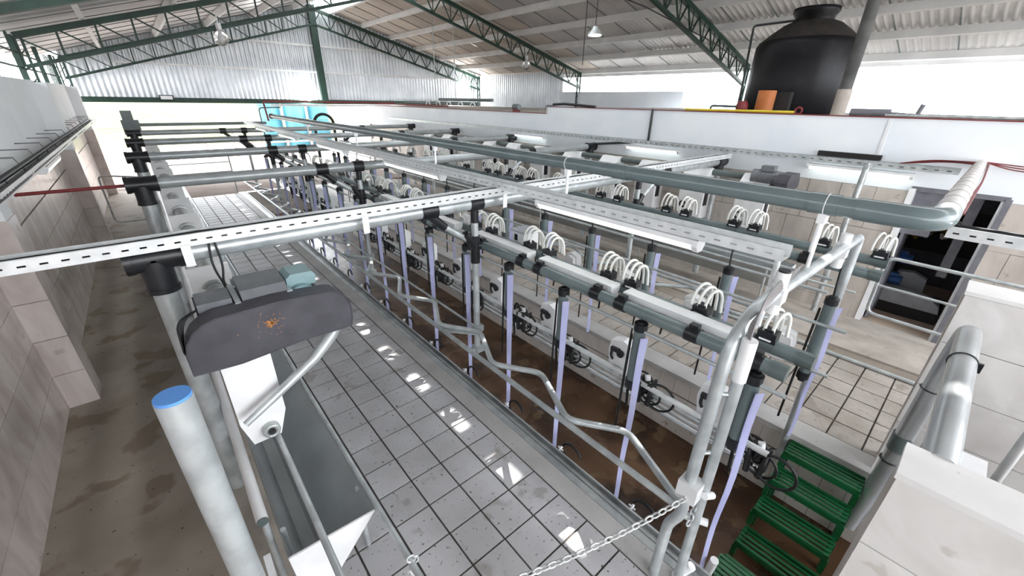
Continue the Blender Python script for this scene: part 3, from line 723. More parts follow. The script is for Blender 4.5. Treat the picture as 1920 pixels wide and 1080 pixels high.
def claw():
    t = thing('teat_cluster', 'x', 'teat cluster', (0, 0, 0), 'near row of teat clusters', False)
    part('claw_bowl', MB().lathe([(.01, -.07), (.035, -.06), (.045, -.02), (.045, .02), (.03, .05), (.012, .06)], n=14), BLACK, t)
    for q in range(4):
        a = PI/4+q*PI/2; c, s_ = math.cos(a), math.sin(a)
        part('teat_cup', MB().tube([(c*.035, s_*.035, .02), (c*.07, s_*.07, .05), (c*.062, s_*.062, -.06), (c*.055, s_*.055, -.15)], [.012, .014, .02, .021], 9), BLACK if q % 2 else RUBBER, t)
    part('hose_loop', MB().torus((-.02, -.03, -.06), .095, .010, 'x', 22, 7), RUBBER, t)
    part('hose_loop', MB().torus((.02, .05, .02), .085, .009, 'x', 22, 7, .3, 5.6), RUBBER, t)
    part('hose_loop', MB().torus((-.05, -.12, -.03), .12, .010, 'x', 24, 7, .2, 5.9), RUBBER, t)
    part('hose_loop', MB().torus((.04, .10, -.05), .07, .009, 'y', 22, 7), RUBBER, t)
    part('white_band', MB().cyl((0, 0, .06), (0, .01, .10), .022, 10), WHITEP, t)
    part('tail_hose', MB().tube(bend([(0, .05, .05), (0, .12, .14), (0, .16, 0), (0, .14, -.28)], .08, 5), .012, 7), RUBBER, t)
    return t
cl = claw(); kids_of(cl)
kY = [.40, 1.27, 2.1, 2.77, 3.62, 4.4, 5.22, 6.05, 6.8, 7.6, 8.4, 9.2, 10.0, 10.8, 11.6]
for i, y in enumerate(kY):
    lab = '%s black teat cluster with hose loops from arch, near row' % ORD[i]
    z = .9 if i % 2 else .86
    if i == 0: cl.location = (2.6, y, z); cl['label'] = lab
    else: dup(cl, (2.6, y, z), random.uniform(-.3, .3), lab)
for i in range(13):
    y = .75+.85*i
    dup(un, (3.98, y, 1.02), PI+random.uniform(-.1, .1), '%s white milking unit from arch, far row' % ORD[i], 'far row of milking units')
    dup(cl, (3.9, y+.42, .88), PI+random.uniform(-.3, .3), '%s black teat cluster from arch, far row' % ORD[i], 'far row of teat clusters')
# kerb valves with black hose loops on the near pit wall
def valve():
    t = thing('kerb_valve', 'x', 'valve', (0, 0, 0), 'valves on the near kerb', False)
    part('fitting', MB().cyl((0, 0, -.02), (.05, 0, .02), .012, 10).cyl((.03, -.03, .0), (.03, .03, .01), .009, 8), WHITEP, t)
    part('hose_loop', MB().torus((.10, -.08, -.06), .115, .013, 'x', 22, 8, -1.9, 2.7), RUBBER, t)
    return t
va = valve(); kids_of(va)
for i in range(12):
    y = 1.02+.795*i; lab = '%s white valve with black hose loop on the kerb from arch' % ORD[i]
    if i == 0: va.location = (2.21, y, .0); va['label'] = lab
    else: dup(va, (2.21, y, .0), 0, lab)

# control box in the pit and bottles
t = thing('control_box', 'white control box with grey lid above the near milk pipes', 'control box', (2.93, 3.15, 1.5))
part('case', MB().bb(2.84, 3.04, 3.05, 3.25, 1.5, 1.70), WHITEP, t); part('lid', MB().bb(2.82, 3.06, 3.03, 3.27, 1.70, 1.72), MACHW, t)
part('arm', MB().cyl((2.74, 3.15, 1.58), (2.86, 3.15, 1.58), .014, 8), GALV, t)
part('display', MB().bb(2.837, 2.84, 3.17, 3.22, 1.60, 1.67), DARK, t)

# ================================================================== FEED TROUGHS, HOPPERS, MOTORS
def trough(x0, sgn, y0, y1, label, xl=0):
    X = lambda a: x0+sgn*a
    t = thing('feed_trough', label, 'feed trough', (X(.2), y0, .0))
    prof = [(0, .64), (.02, .3), (.09, .215), (.17, .22), (.5, .61)]; th = .012
    sh = MB(); o = [(X(a), z) for a, z in prof]; inn = [(X(a+th*.6), z+th) for a, z in reversed(prof)]
    vs = []
    for (a, z) in prof: vs += [(X(a), y0, z), (X(a), y1, z)]
    for (a, z) in prof: vs += [(X(a+.006), y0, z+.012), (X(a+.006), y1, z+.012)]
    n = len(prof); fs = [(2*i, 2*i+1, 2*i+3, 2*i+2) for i in range(n-1)] + [(2*n+2*i, 2*n+2*i+1, 2*n+2*i+3, 2*n+2*i+2) for i in range(n-1)]
    fs += [(0, 1, 2*n+1, 2*n), (2*n-2, 2*n-1, 4*n-1, 4*n-2)]
    part('shell', sh.add(vs, fs), STEEL, t)
    for ye in (y0, y1): part('end_plate', MB().prism([(X(a), z+.012) for a, z in prof], 'y', ye-.006, ye+.006), WHITEP if ye == y0 else STEEL, t)
    part('rim_tube', MB().cyl((X(.52), y0-.9, .63), (X(.52), y1, .63), .019, 12), GALV, t)
    for k_ in range(int((y1-y0)/2.6)+1):
        yk = y0+.25+k_*2.6
        part('leg', MB().cyl((X(.48), yk, 0), (X(.48), yk, .6), .018, 10), GALV, t); part('leg', MB().cyl((X(.02), yk, .02), (X(.02), yk, .6), .018, 10), GALV, t)
    return t
trough(0.0, 1, 1.86, 16.0, 'stainless steel V-shaped feed trough along the left side')
trough(7.55, -1, 1.6, 15.6, 'stainless steel feed trough along the right wall')
t = thing('neck_rail', 'two galvanised rails running over the left feed trough', 'rail', (0, 1.3, .9))
part('white_rail', MB().cyl((-.055, 2.03, .83), (-.055, 15.5, .83), .031, 16), WHITEP, t)
part('tube_end', MB().cyl((-.055, 2.022, .83), (-.055, 2.03, .83), .03, 16), PVCD, t)
part('round_rail', MB().cyl((.165, 1.1, .95), (.165, 15.5, .95), .018, 12), GALV, t)
for yk in (2.08, 5.2, 8.2, 11.2, 14.2): part('leg', MB().cyl((-.05, yk, .03), (-.05, yk, .82), .02, 10), GALV, t)
# hoppers (proto in local coordinates, opening towards -y)
def hopper(first=False):
    t = thing('feed_hopper', 'x', 'feed hopper', (0, 0, 0), None, False)
    b = MB().prism([(-.13, .42), (.13, .42), (.13, .16), (.07, -.02), (-.09, -.02), (-.13, .16)], 'y', -.09, .09)
    body = part('body', b, WHITEP, t)
    if first: part('neck', MB().bb(-.13, .13, -.09, .09, .42, .63), WHITEP, t)
    else: part('sloped_lid', MB().prism([(-.26, .42), (.12, .42), (.12, .60), (.02, .62)], 'x', -.135, .135), WHITEP, t)
    part('outlet_ring', MB().cyl((0.02, -.13, .06), (0.02, -.09, .06), .05, 18).torus((.02, -.13, .06), .04, .012, 'y', 18, 8), GALVD, t)
    part('bearing_bore', MB().cyl((.02, -.138, .06), (.02, -.132, .06), .022, 14), DARK, t)
    if not first: part('tube_collar', MB().torus((0, -.13, .47), .072, .016, 'y', 20, 8, 0, PI), GALVD, t)
    return t
hp = hopper(True); h2 = hopper(); kids_of(h2)
hY = [2.52, 3.75, 4.75, 5.75, 6.75, 7.75, 8.75, 9.75, 10.75, 11.75, 12.75, 13.75, 14.75]
for i, y in enumerate(hY):
    lab = '%s white feed hopper from the camera above the left trough' % ORD[i]
    if i == 0: hp.location = (.12, 2.64, .96); tag(hp, lab, None, 'feed hoppers over the left trough')
    elif i == 1: h2.location = (.12, y, 1.16); tag(h2, lab, None, 'feed hoppers over the left trough')
    else: dup(h2, (.12, y, 1.16), 0, lab, 'feed hoppers over the left trough')
def hopper_r():
    t = thing('feed_hopper', 'x', 'feed hopper', (0, 0, 0), 'feed hoppers on the right auger pipe', False)
    part('body', MB().prism([(-.15, -.62), (.02, -.62), (.17, -.35), (.17, .02), (-.15, .02)], 'x', -.12, .16) if 0 else MB().prism([(-.22, -.74), (.12, -.74), (.22, -.66), (.22, .0), (-.22, .0)], 'x', -.16, .12), WHITEP, t)
    part('sloped_lid', MB().prism([(-.16, .0), (.12, .0), (.06, .13), (-.02, .13)], 'y', -.22, .22), WHITEP, t)
    part('outlet_ring', MB().torus((-.165, .12, -.52), .05, .017, 'x', 18, 8), RUBBER, t)
    part('strap', MB().bb(-.1, .0, -.24, -.22, -.5, -.1), BLACK, t)
    return t
hr = hopper_r(); kids_of(hr)
rY = [2.42, 3.40, 4.35, 5.3, 6.35, 7.4, 8.4, 9.4, 10.5, 11.6, 12.7]
for i, y in enumerate(rY):
    lab = '%s white feed hopper from the doorway on the right auger pipe' % ORD[i]
    if i == 0: hr.location = (7.35, y, 1.86); hr['label'] = lab
    else: dup(hr, (7.35, y, 1.86), 0, lab)
single('auger_pipe', MB().cyl((.12, 2.83, 1.63), (.12, 15.3, 1.63), .066, 18), GALVD, 'grey auger pipe through the left feed hoppers', 'pipe')
single('auger_pipe', MB().cyl((7.4, 2.3, 1.93), (7.4, 14.5, 1.93), .055, 16), PVCD, 'dark grey auger pipe through the right feed hoppers', 'pipe')

# belt-guarded auger motor on the left
t = thing('auger_motor', 'auger motor with dark rounded belt guard over the left trough', 'motor', (.3, 2.65, 1.6))
ol = [(-.13, 1.575), (.10, 1.56), (.30, 1.575), (.45, 1.585), (.70, 1.58)]
ol += [(.75+.02*math.sin(a_), 1.69-.11*math.cos(a_)) for a_ in (.4, 1.0, 1.6, 2.2)]
ol += [(.765-.13*(1-math.cos(a_)), 1.73+.135*math.sin(a_)) for a_ in (.3, .7, 1.1, 1.45)]
ol += [(.36, 1.885), (.10, 1.88)]
ol += [(.06-.19*math.sin(a_), 1.69+.19*math.cos(a_)) for a_ in (.1, .45, .8, 1.15, 1.5)]
gd = part('belt_guard', MB().prism(ol, 'y', 2.53, 2.68), GUARD, t)
rr = MB(); rng = random.Random(3)
for q in range(26):
    a_ = rng.uniform(0, 2*PI); l = rng.uniform(.006, .045); cx, cz = .30, 1.765
    rr.beam((cx, 2.529, cz), (cx+math.cos(a_)*l, 2.529, cz+math.sin(a_)*l*.8), .004, .0025)
for q in range(40): rr.box((.30+rng.gauss(0, .05), 2.529, 1.75+rng.gauss(0, .035)), (.004, .002, .004), 0, 0, rng.uniform(0, 3))
tag(part('rust_spot', rr, RUST, gd), kind='stuff')
part('guard_rim', MB().tube([(a, 2.53, b) for a, b in ol], .005, 6, False, True), GUARD, gd)
part('base_plate', MB().bb(-.03, .62, 2.68, 3.0, 1.83, 1.855), GUARD, t)
part('slide_rail', MB().bb(.16, .19, 2.66, 3.0, 1.855, 1.885), GALV, t); part('slide_rail', MB().bb(.44, .47, 2.66, 3.0, 1.855, 1.885), GALV, t)
part('top_plate', MB().prism([(2.68, 1.87), (2.72, 1.93), (2.95, 1.95), (2.95, 1.87)], 'x', .2, .45), MOTORG, t)
part('top_plate', MB().bb(-.02, .15, 2.7, 2.9, 1.855, 1.91), MOTORG, t)
part('motor_body', MB().cyl((.53, 2.69, 1.79), (.53, 3.0, 1.79), .095, 22).cyl((.53, 3.0, 1.79), (.53, 3.05, 1.79), .08, 22), MOTORT, t)
part('terminal_box', MB().prism([(.46, 1.86), (.63, 1.86), (.64, 1.92), (.62, 1.95), (.49, 1.955), (.46, 1.93)], 'y', 2.74, 2.92), MOTORT, t)
part('gearbox', MB().lathe([(.05, -.08), (.10, -.06), (.115, 0), (.10, .06), (.05, .09)], (.36, 3.12, 1.78), 18), MOTORB, t)
for q in range(5): part('bolt', MB().cyl((.2+.03*q, 3.05, 1.85), (.2+.03*q, 3.05, 1.9), .01, 8), GALV, t)
cb = MB()
for q in range(4): cb.tube(bend([(-.02, 2.72, 1.88), (-.10-.01*q, 2.66, 1.86), (-.135, 2.62-.02*q, 1.72), (-.14, 2.75, 1.6)], .06, 5), .006, 6)
part('cable', MB().tube(bend([(.15, 3.22, 2.13), (.13, 3.2, 1.95), (.17, 3.1, 1.82), (.1, 2.9, 1.83)], .08, 5), .007, 6), RUBBER, t)
part('cable', MB().tube(bend([(.18, 3.22, 2.13), (.19, 3.2, 1.95), (.15, 3.15, 1.82), (.27, 3.05, 1.8)], .08, 5), .007, 6), RUBBER, t)
part('cable', cb, RUBBER, t)
part('support_arm', MB().tube([(.70, 2.66, 1.585), (.62, 2.58, 1.53), (.48, 2.50, 1.45), (.22, 2.46, 1.31), (.02, 2.44, 1.20)], [.05, .045, .034, .026, .02], 14), GALV, t)
part('carrier_bracket', MB().bb(.0, .24, 2.74, 2.82, 1.5, 1.84), GALV, t)
# right auger motor
t = thing('auger_motor', 'grey auger motor with dark rounded guard by the right wall', 'motor', (7.3, 2.1, 1.9))
g2 = [(7.1, 1.83), (7.62, 1.83)] + [(7.62+.02*math.sin(a_), 1.94-.11*math.cos(a_)) for a_ in (.8, 1.6)] + [(7.55, 2.06), (7.2, 2.06)] + [(7.2-.12*math.sin(a_), 1.94+.12*math.cos(a_)) for a_ in (.3, .7, 1.1, 1.5)]
part('belt_guard', MB().prism(g2, 'y', 1.93, 2.1), GUARD, t)
part('motor_body', MB().cyl((7.3, 2.1, 1.97), (7.3, 2.5, 1.97), .11, 20), MOTORG, t)
fn_ = MB()
for q in range(8): fn_.cyl((7.3, 2.16+.035*q, 1.97), (7.3, 2.17+.035*q, 1.97), .118, 20)
part('cooling_fin', fn_, MOTORG, t)
part('terminal_box', MB().bb(7.22, 7.38, 2.2, 2.38, 2.07, 2.15), MOTORG, t); part('bracket', MB().bb(7.2, 7.5, 2.0, 2.5, 1.80, 1.84).bb(7.36, 7.44, 2.3, 2.4, 1.84, 1.9), BLACK, t)

# ================================================================== PIT STAIRS, DUCT, GATE, CHAIN
t = thing('step_ladder', 'green slatted step ladder leading into the pit', 'steps', (3.75, .12, -.85))
treads = [(3.93, 4.17, -.06), (3.68, 3.93, -.24), (3.44, 3.69, -.45), (3.17, 3.42, -.66)]
for xa, xb, z in treads:
    tr = part('tread_frame', MB().bb(xa, xa+.03, -.17, .43, z-.05, z).bb(xb-.03, xb, -.17, .43, z-.05, z).bb(xa, xb, -.17, -.14, z-.05, z).bb(xa, xb, .40, .43, z-.05, z), GREENS, t)
    for q in range(5):
        xs = xa+.02+q*(xb-xa-.04)/4; part('slat', MB().bb(xs-.013, xs+.013, -.165, .425, z, z+.012), GREENS, tr)
for yy_ in (-.16, .42):
    for (xa, xb, z), nz in zip(treads, (-.24, -.45, -.66, -.85)):
        part('leg', MB().bb(xa, xa+.045, yy_-.02, yy_+.02, nz, z-.04), GREENS, t)
        part('leg', MB().bb(xb-.045, xb, yy_-.02, yy_+.02, -.84, z-.04), GREENS, t)
t = thing('step_ladder', 'corner of a second green slatted step below the arch', 'steps', (2.7, .2, -.85))
for xa, xb, z in ((2.5, 2.72, -.36), (2.66, 2.95, -.6)):
    for q in range(5):
        xs = xa+.02+q*(xb-xa-.04)/4; part('slat', MB().bb(xs-.014, xs+.014, -.1, .42, z, z+.012), GREENS, t)
    part('tread_frame', MB().bb(xa, xb, .40, .43, z-.05, z).bb(xa, xb, -.1, -.07, z-.05, z), GREENS, t)
for xq in (2.52, 2.92):
    for yq in (-.08, .41): part('leg', MB().bb(xq-.02, xq+.02, yq-.02, yq+.02, -.85, -.37 if xq < 2.7 else -.6), GREENS, t)
part('handrail_foot', MB().cyl((2.45, .42, -.3), (2.42, .40, -.1), .03, 12), WHITEP, t)
# handrail-like stainless duct
t = thing('steel_duct', 'polished steel pipe bending down behind the bright half wall', 'pipe', (4.0, -.26, 1.6))
part('duct_tube', MB().tube(bend([(2.222, -.265, 1.60), (4.05, -.262, 1.60), (4.08, -.25, 1.3), (4.08, -.235, -.1), (4.0, -.2, -.5)], .22, 8), .063, 28), STEEL, t)
part('clamp_band', MB().torus((3.42, -.263, 1.6), .065, .006, 'x', 26, 7).bb(3.41, 3.43, -.345, -.32, 1.57, 1.63), BLACK, t)
part('clamp_band', MB().torus((4.08, -.245, 1.05), .065, .006, 'z', 26, 7), BLACK, t)
part('clamp_band', MB().torus((4.08, -.235, .30), .066, .008, 'z', 26, 7), BLACK, t)
part('joint_sleeve', MB().cyl((4.08, -.24, .42), (4.08, -.236, .58), .068, 24), PVCD, t)
part('saddle', MB().bb(2.23, 2.40, -.40, -.30, 1.50, 1.62), WHITEP, t)
single('handrail_post', MB().cyl((3.2, -.595, -.85), (3.2, -.595, 1.95), .022, 12), WHITET, 'white vertical tube at the right edge behind the bright half wall', 'post')
# gate by the doorway
t = thing('gate_rail', 'looped galvanised gate rail in front of the doorway', 'gate', (6.4, .1, .0))
part('loop_rail', MB().tube(bend([(6.45, -1.5, 1.34), (6.45, .49, 1.36), (6.45, .47, .62), (6.45, -.8, .60)], .10, 6), .02, 12), GALV, t)
part('bar', MB().cyl((6.45, -.8, .97), (6.45, .48, 1.0), .015, 10), GALV, t)
part('post', MB().cyl((6.45, -.75, 0), (6.45, -.75, 1.36), .025, 10), GALV, t)
single('kerb_pipe', MB().cyl((6.2, -.6, .025), (6.2, 2.5, .025), .025, 12), GALV, 'galvanised pipe lying on the floor at the slab edge', 'pipe')
# post at the right wall
t = thing('wall_post', 'galvanised post beside the right wall tray, left of the doorway', 'post', (7.75, 1.2, -.1))
part('tube', MB().cyl((7.75, 1.2, -.1), (7.75, 1.2, 2.28), .04, 14), GALVD, t); part('bracket', MB().bb(7.7, 8.1, 1.17, 1.23, 2.2, 2.26), GALVD, t)
# chains
def chain(name, label, pts, pitch=.040, r=.0058, parent=None):
    t = thing(name, label, 'chain', pts[0]) if parent is None else parent
    P = [Vector(p) for p in pts]; d = 0; k_ = 0
    lk = MB().tube([(.0275*math.cos(a_), .0155*math.sin(a_), 0) for a_ in [2*PI*i/12 for i in range(12)]], r, 6, False, True).mesh('link'); lk.materials.append(WHITET)
    for a, b in zip(P[:-1], P[1:]):
        L = (b-a).length; n = max(1, int(L/pitch))
        for i in range(n):
            c = a+(b-a)*((i+.5)/n); o = bpy.data.objects.new('link', lk)
            q = (b-a).to_track_quat('X', 'Z').to_matrix() @ Matrix.Rotation((k_ % 2)*PI/2+.4, 3, 'X')
            put(o, t); o.location = c; o.rotation_euler = q.to_euler(); k_ += 1
    return t
cat_ = []
A = Vector((1.97, .52, .90)); B = Vector((.52, 1.12, .66))
for i in range(13):
    s_ = i/12; p = A.lerp(B, s_); p.z -= .10*4*s_*(1-s_); cat_.append(p)
chain('barrier_chain', 'steel link chain hanging across the platform entrance', cat_)
chain('chain_end', 'short loose chain end hanging from the arch clamp', [(2.0, .5, .88), (2.0, .5, .8), (1.985, .52, .68), (1.97, .52, .58)])
chain('chain_loop', 'small chain wrapped around the trough rim tube', [(.50, 1.42, .655), (.55, 1.42, .64), (.548, 1.42, .60), (.50, 1.41, .57), (.51, 1.40, .5)], .03)

# ================================================================== MACHINE ROOM CONTENT
t = thing('vacuum_pump', 'machine with pale rounded cover seen through the doorway', 'machine', (9.0, .3, -.165))
cv = [(-.18, .02), (-.15, .14), (-.02, .24), (.25, .28), (.55, .27), (.68, .2), (.70, .02)]
part('belt_cover', MB().prism(cv, 'x', 8.85, 9.0), MACHW, t); part('frame', MB().bb(8.85, 9.7, -.2, .7, -.165, .02), DARK, t)
part('second_cover', MB().prism([(.1, .2), (.12, .42), (.3, .5), (.5, .47), (.56, .2)], 'x', 9.2, 9.35), MACHW, t)
t = thing('blue_motor', 'small blue electric motor on the pale machine', 'motor', (9.1, .5, .3))
part('body', MB().cyl((9.05, .40, .36), (9.05, .62, .36), .075, 16), MBLUE, t); part('terminal_box', MB().bb(9.0, 9.1, .46, .56, .43, .48), MBLUE, t)
t = thing('blue_motor', 'second blue motor further inside the machine room', 'motor', (9.5, .5, .5))
part('body', MB().cyl((9.5, .40, .62), (9.5, .68, .62), .09, 16), MBLUE, t); part('terminal_box', MB().bb(9.44, 9.56, .48, .6, .7, .76), MBLUE, t)
t = thing('valve_block', 'cluster of brass and white fittings in the dark room', 'valves', (10.3, .4, .9))
rng = random.Random(5)
for q in range(16):
    c = Vector((10.3+rng.uniform(-.1, .1), .35+rng.uniform(-.4, .4), 1.0+rng.uniform(-.12, .15)))
    part('fitting', MB().cyl(c, c+Vector((rng.uniform(-.08, .08), rng.uniform(-.1, .1), rng.uniform(-.08, .1))), rng.uniform(.015, .035), 10), (BRASS, WHITEP, GALV)[q % 3], t)
part('board', MB().bb(10.45, 10.5, -.3, .9, .6, 1.4), DARK, t)
single('dark_cabinet', MB().bb(10.0, 10.6, -.9, -.35, -.165, 1.6).bb(9.99, 10.0, -.85, -.4, .1, 1.5), DARK, 'dark cabinet at the back of the machine room', 'cabinet')

# ================================================================== ON THE RIGHT ROOF
t = thing('water_tank', 'large black plastic water tank on the right roof', 'water tank', (9.75, 3.0, 2.868))
tc = (9.75, 3.0, 2.868)
part('tank_body', MB().lathe([(.80, 0), (.83, .04), (.84, .6), (.83, 1.12), (.79, 1.2), (.74, 1.23)], tc, 40), TANKM, t)
part('tank_shoulder', MB().lathe([(.76, 1.22), (.62, 1.34), (.45, 1.47), (.33, 1.52)], tc, 40), TANKD, t)
part('tank_neck', MB().lathe([(.30, 1.5), (.31, 1.58), (.36, 1.66), (.36, 1.72), (.2, 1.74)], tc, 30), TANKM, t)
part('overflow_pipe', MB().tube(bend([(9.2, 3.75, 2.87), (9.25, 3.82, 4.35), (9.62, 3.15, 4.42)], .05, 4), .02, 10), BLACK, t)
single('orange_drum', MB().lathe([(.14, 0), (.145, .02), (.145, .36), (.14, .37)], (8.65, 3.08, 2.87), 24), ORANGE, 'orange cylindrical drum standing before the black tank', 'drum')
single('drum_shadow_box', MB().bb(8.8, 8.95, 2.75, 2.98, 2.87, 3.22), DARK, 'dark box standing in for the shadow between orange drum and water tank', 'box')  # dark solid modelled where only the shadow behind the drum falls
t = thing('yellow_pipe', 'yellow pipe lying on the right wall below the tank', 'pipe', (8.3, 2.9, 2.9))
part('tube', MB().cyl((8.25, 4.35, 2.905), (8.25, 2.45, 2.905), .022, 12), YELLOW, t); part('valve_ring', MB().torus((8.25, 2.4, 2.93), .05, .015, 'x', 16, 7), RED, t)
t = thing('roof_valve', 'red valve with bent grey pipe left of the orange drum', 'valve', (8.4, 3.5, 2.88))
part('body', MB().lathe([(.06, 0), (.1, .06), (.1, .14), (.06, .2)], (8.5, 3.4, 2.87), 16), RED, t); part('pipe', MB().tube(bend([(8.45, 3.4, 2.97), (8.45, 3.95, 2.98), (8.45, 3.95, 2.87)], .05, 4), .022, 10), PVCD, t)
t = thing('concrete_post', 'grey concrete roof post with pale wrapped foot before the tank', 'post', (8.55, 1.93, 2.868))
part('shaft', MB().cyl((8.55, 1.93, 3.2), (8.55, 1.93, 5.65), .085, 16), CONCP, t); part('pale_foot', MB().cyl((8.55, 1.93, 2.868), (8.55, 1.93, 3.25), .10, 16), CONC, t)
single('roof_pipe', MB().cyl((8.7, 1.8, 2.925), (8.7, 1.3, 2.925), .055, 16).cyl((8.7, 1.32, 2.92), (8.7, .98, 2.9), .025, 10).cyl((8.7, 1.0, 2.9), (8.7, .97, 3.05), .03, 10), DOORF, 'short grey pipe lying beside the concrete post', 'pipe')
rd = MB()
for q in range(5): rd.tube([(8.33+.04*q, 1.3-.05*q, 2.90+.006*(q % 3)), (8.32+.03*q, -.5, 2.902), (8.34+.03*q, -3.5, 2.905)], .018, 6)
single('cable_bundle', rd, GALVD, 'loose grey pipes and cables lying on the right wall top', 'cable')
single('black_downpipe', MB().tube(bend([(8.06, 4.95, 2.9), (8.06, 4.95, 2.27), (7.95, 6.25, 2.12), (7.9, 6.28, 2.09)], .05, 4), .024, 10), BLACK, 'thin black pipe descending the right wall to a pipe frame', 'pipe')
single('wall_duct', MB().bb(8.02, 8.1, 1.12, 1.9, 2.3, 2.37), DARK, 'dark flat duct sticking out above the right wall tray', 'duct')
single('wall_roof_strip', MB().bb(8.06, 8.12, 8.0, 8.02, 2.7, 2.87), CONC, 'vertical step face where the right wall top drops', 'trim')
# pipework and pumps on the far part of the right roof
t = thing('roof_pipework', 'dark horizontal pipes with white bends on the far right roof', 'pipework', (9.5, 14, 2.71))
part('pipe_run', MB().cyl((9.0, 12.2, 2.86), (9.0, 17.5, 2.86), .05, 12), PVCD, t); part('pipe_run', MB().cyl((9.3, 11.8, 3.0), (9.3, 15.2, 3.0), .05, 12), PVCD, t)
for q in range(5): part('white_bend', MB().torus((8.9, 12.4+q*.75, 2.8), .13, .025, 'x', 14, 8, 0, PI), WHITEP, t)
part('red_pipe', MB().cyl((8.6, 13.5, 2.78), (8.6, 19.4, 2.78), .03, 10), RED, t)
for i, y in enumerate((9.5, 8.15)):
    t = thing('roof_pump', ['small dark pump on the right roof, left of the wall step', 'small dark pump on the right roof at the wall step'][i], 'pump', (8.35, y, 2.71))
    part('body', MB().cyl((8.35, y-.12, 2.84), (8.35, y+.12, 2.84), .075, 16), PVCD, t); part('foot', MB().bb(8.29, 8.41, y-.1, y+.1, 2.71, 2.78), RED, t)
single('roof_hose', MB().tube([(8.3, 8.0, 2.93), (8.3, 7.6, 2.95), (8.28, 7.0, 2.92), (8.28, 6.6, 2.9)], .03, 10), BLACK, 'thick dark hose on top of the right wall step', 'hose')
for i, (x, y) in enumerate(((8.8, 14.6), (9.4, 14.2))): single('hanging_rod', MB().cyl((x, y, 2.9), (x, y, roof_z(x)-.1), .018, 8), GALVD, ['left', 'right'][i] + ' of two thin rods hanging from roof above the pipework', 'rod')

# ================================================================== LAMPS UNDER THE ROOF
def globe(x, y, z, zt, label):
    t = thing('globe_lamp', label, 'lamp', (x, y, z))
    part('glass_globe', MB().lathe([(.02, -.17), (.11, -.12), (.15, 0), (.12, .11), (.06, .17)], (x, y, z), 20), GLASS, t)
    part('bulb', MB().lathe([(.005, -.09), (.04, -.06), (.05, 0), (.025, .08), (.02, .15)], (x, y, z), 14), WHITEP, t)
    part('holder', MB().cyl((x, y, z+.15), (x, y, z+.30), .06, 14).cyl((x, y, z+.3), (x, y, zt), .012, 8), WHITEP, t)
globe(2.03, 12.9, 4.22, 4.75, 'clear glass globe lamp hanging under the left truss')
globe(11.8, 12.9, 4.25, 4.62, 'clear glass globe lamp hanging under the right truss')
t = thing('pendant_lamp', 'lit industrial pendant lamp under the right roof slope', 'lamp', (7.9, 6.5, 4.3))
part('reflector', MB().lathe([(.16, 0), (.15, .02), (.07, .12), (.05, .16)], (7.9, 6.5, 4.3), 20), GALVD, t); part('lens', MB().cyl((7.9, 6.5, 4.285), (7.9, 6.5, 4.30), .135, 20), LAMPW, t)
part('cord', MB().cyl((7.9, 6.5, 4.45), (7.9, 6.5, roof_z(7.9)), .008, 6), RUBBER, t)
single('long_rod', MB().cyl((7.4, 6.35, 3.7), (7.4, 6.35, roof_z(7.4)), .009, 6), RUBBER, 'thin dark rod hanging beside the pendant lamp', 'rod')
single('roof_cable', MB().tube([(6.8, 9, 6.1), (7.6, 7.2, 5.4), (9, 6.1, 4.9), (11, 5.4, 4.35), (13.2, 5.2, 3.85)], .012, 6), RUBBER, 'dark cable sagging under the right roof slope', 'cable')
for i, (x, y, z, lb) in enumerate(((5.85, 20.1, 2.98, 'bright round lamp below the central gable column'), (14.05, 20.0, 3.78, 'bright round lamp at the right end of gable truss'))):
    t = thing('bright_lamp', lb, 'lamp', (x, y, z)); part('bulb', MB().lathe([(.02, -.14), (.11, -.09), (.14, 0), (.1, .1), (.04, .14)], (x, y, z), 18), LED, t)
    part('holder', MB().cyl((x, y, z+.12), (x, y, z+.22), .04, 10).cyl((x, y, z+.18), (x, 20.5, z+.22), .02, 8), WHITEP, t)
t = thing('floodlight', 'small rectangular floodlight on the green lintel beam', 'lamp', (1.05, 20.3, 2.88)); part('case', MB().bb(.85, 1.25, 20.3, 20.42, 2.80, 2.97), DARK, t); part('lens', MB().bb(.88, 1.22, 20.29, 20.3, 2.83, 2.945), WHITEP, t)

# ================================================================== LEFT DETAILS
t = thing('red_water_pipe', 'dark red pipe from the left wall to a frame post', 'pipe', (-1.2, 6.3, 2.06))
part('tube', MB().cyl((-1.32, 6.3, 2.06), (-.28, 6.3, 2.06), .018, 12), RED, t); part('clip', MB().bb(-1.16, -1.12, 6.27, 6.33, 2.03, 2.09), WHITEP, t)
t = thing('far_lintel_pipe', 'rusty red pipe running under the far gable to the right roof', 'pipe', (4, 20, 2.75))
part('tube', MB().tube(bend([(4.0, 19.5, 2.1), (3.95, 19.5, 2.82), (9.5, 19.6, 2.80)], .08, 4), .035, 10), RED, t); part('white_tube', MB().cyl((4.2, 19.55, 2.68), (9.3, 19.6, 2.68), .04, 10), WHITEP, t)
single('bent_vent', MB().tube(bend([(3.6, 18.5, -.03), (3.55, 18.5, 2.6), (4.3, 18.5, 2.62)], .12, 5), .022, 8), PVCD, 'thin bent pipe at the far end of the pit', 'pipe')
single('dark_beam', MB().beam((-.1, 17.0, 2.16), (3.4, 17.0, 2.16), .06, .09).bb(-.35, .05, 16.9, 17.1, 1.9, 2.3).bb(-.3, -.05, 16.95, 17.05, 2.3, 2.55), PVCD, 'dark beam with bulky box beyond the farthest frame', 'beam')
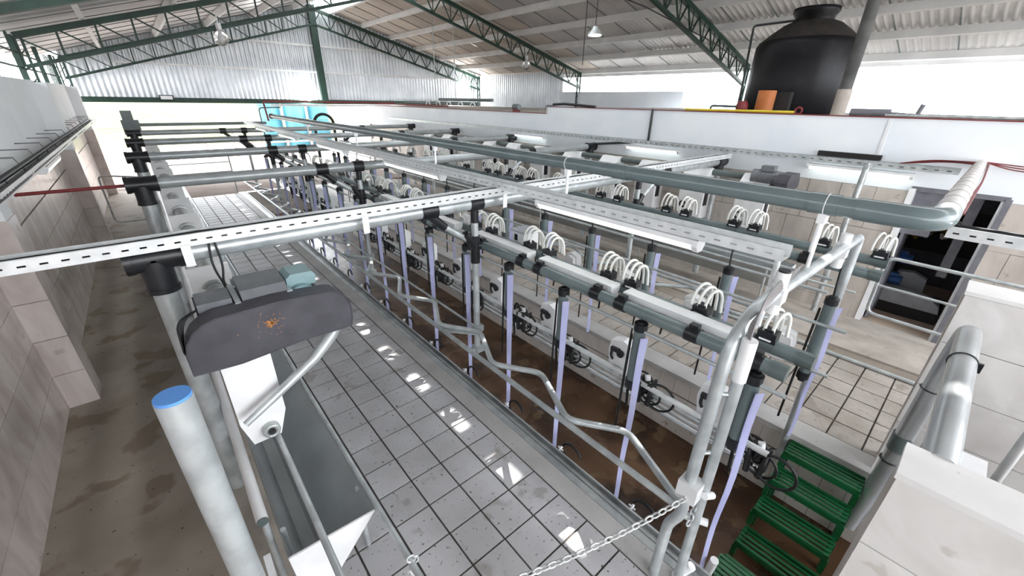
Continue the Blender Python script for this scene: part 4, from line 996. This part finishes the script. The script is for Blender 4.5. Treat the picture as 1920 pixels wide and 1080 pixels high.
single('arched_hose', MB().tube([(5.54, 16.6, 0)] + arc((5.2, 16.6, 2.1), .34, 0, PI, 14, (1, 0, 0), (0, 0, 1)) + [(4.86, 16.6, 0)], .05, 10), RUBBER, 'black arched hose at the far end before the blue tanks', 'hose')
t = thing('end_gate', 'thin galvanised gate at the far end of left platform', 'gate', (.6, 16.6, 0))
part('frame', MB().tube(bend([(.3, 16.7, -.03), (.3, 16.7, 1.3), (2.0, 16.7, 1.3), (2.0, 16.7, -.03)], .1, 4), .02, 8), GALVD, t)
for zq in (.4, .7, 1.0): part('bar', MB().cyl((.3, 16.7, zq), (2.0, 16.7, zq), .015, 8), GALVD, t)
t = thing('loop_gate', 'bent galvanised gate loop in the far left passage', 'gate', (-.9, 14, 0))
part('loop', MB().tube(bend([(-.28, 13.2, 1.2), (-1.0, 13.2, 1.3), (-1.0, 13.2, .2), (-.28, 13.2, .2)], .12, 5), .018, 8).cyl((-.3, 13.2, 0), (-.3, 13.2, 1.3), .02, 8), GALVD, t)

# ================================================================== OUTSIDE
for i, (x, y) in enumerate(((6.4, 30.5), (7.7, 30), (9.1, 30))):
    t = thing('storage_tank', ['leftmost', 'middle', 'rightmost'][i] + ' of the three turquoise storage tanks outside the far end', 'tank', (x, y, 0), 'turquoise tanks outside')
    part('shell', MB().lathe([(.6, 0), (.62, .1), (.62, 2.9), (.5, 3.1), (.2, 3.25)], (x, y, 0), 24), TURQ, t)
    for zq in (.9, 1.7, 2.5): part('hoop', MB().torus((x, y, zq), .625, .02, 'z', 24, 6), TURQ, t)
t = thing('yard_fence', 'pale red rail fence in the yard beyond the open end', 'fence', (0, 27, 0))
for k_ in range(13): part('post', MB().bb(-8+k_*1.3-.05, -8+k_*1.3+.05, 26.95, 27.05, 0, 1.35), PINK, t)
for zq in (.35, .65, .95, 1.25): part('rail', MB().bb(-8, 7.7, 26.97, 27.03, zq-.04, zq+.04), PINK, t)
single('outbuilding', MB().bb(10.8, 18, 25, 32, 0, 2.9).bb(10.6, 18.2, 24.8, 32.2, 2.9, 3.05).bb(11.5, 12.3, 24.95, 25, 0, 2.0), CONCW, 'white outbuilding beyond the turquoise tanks', 'building')
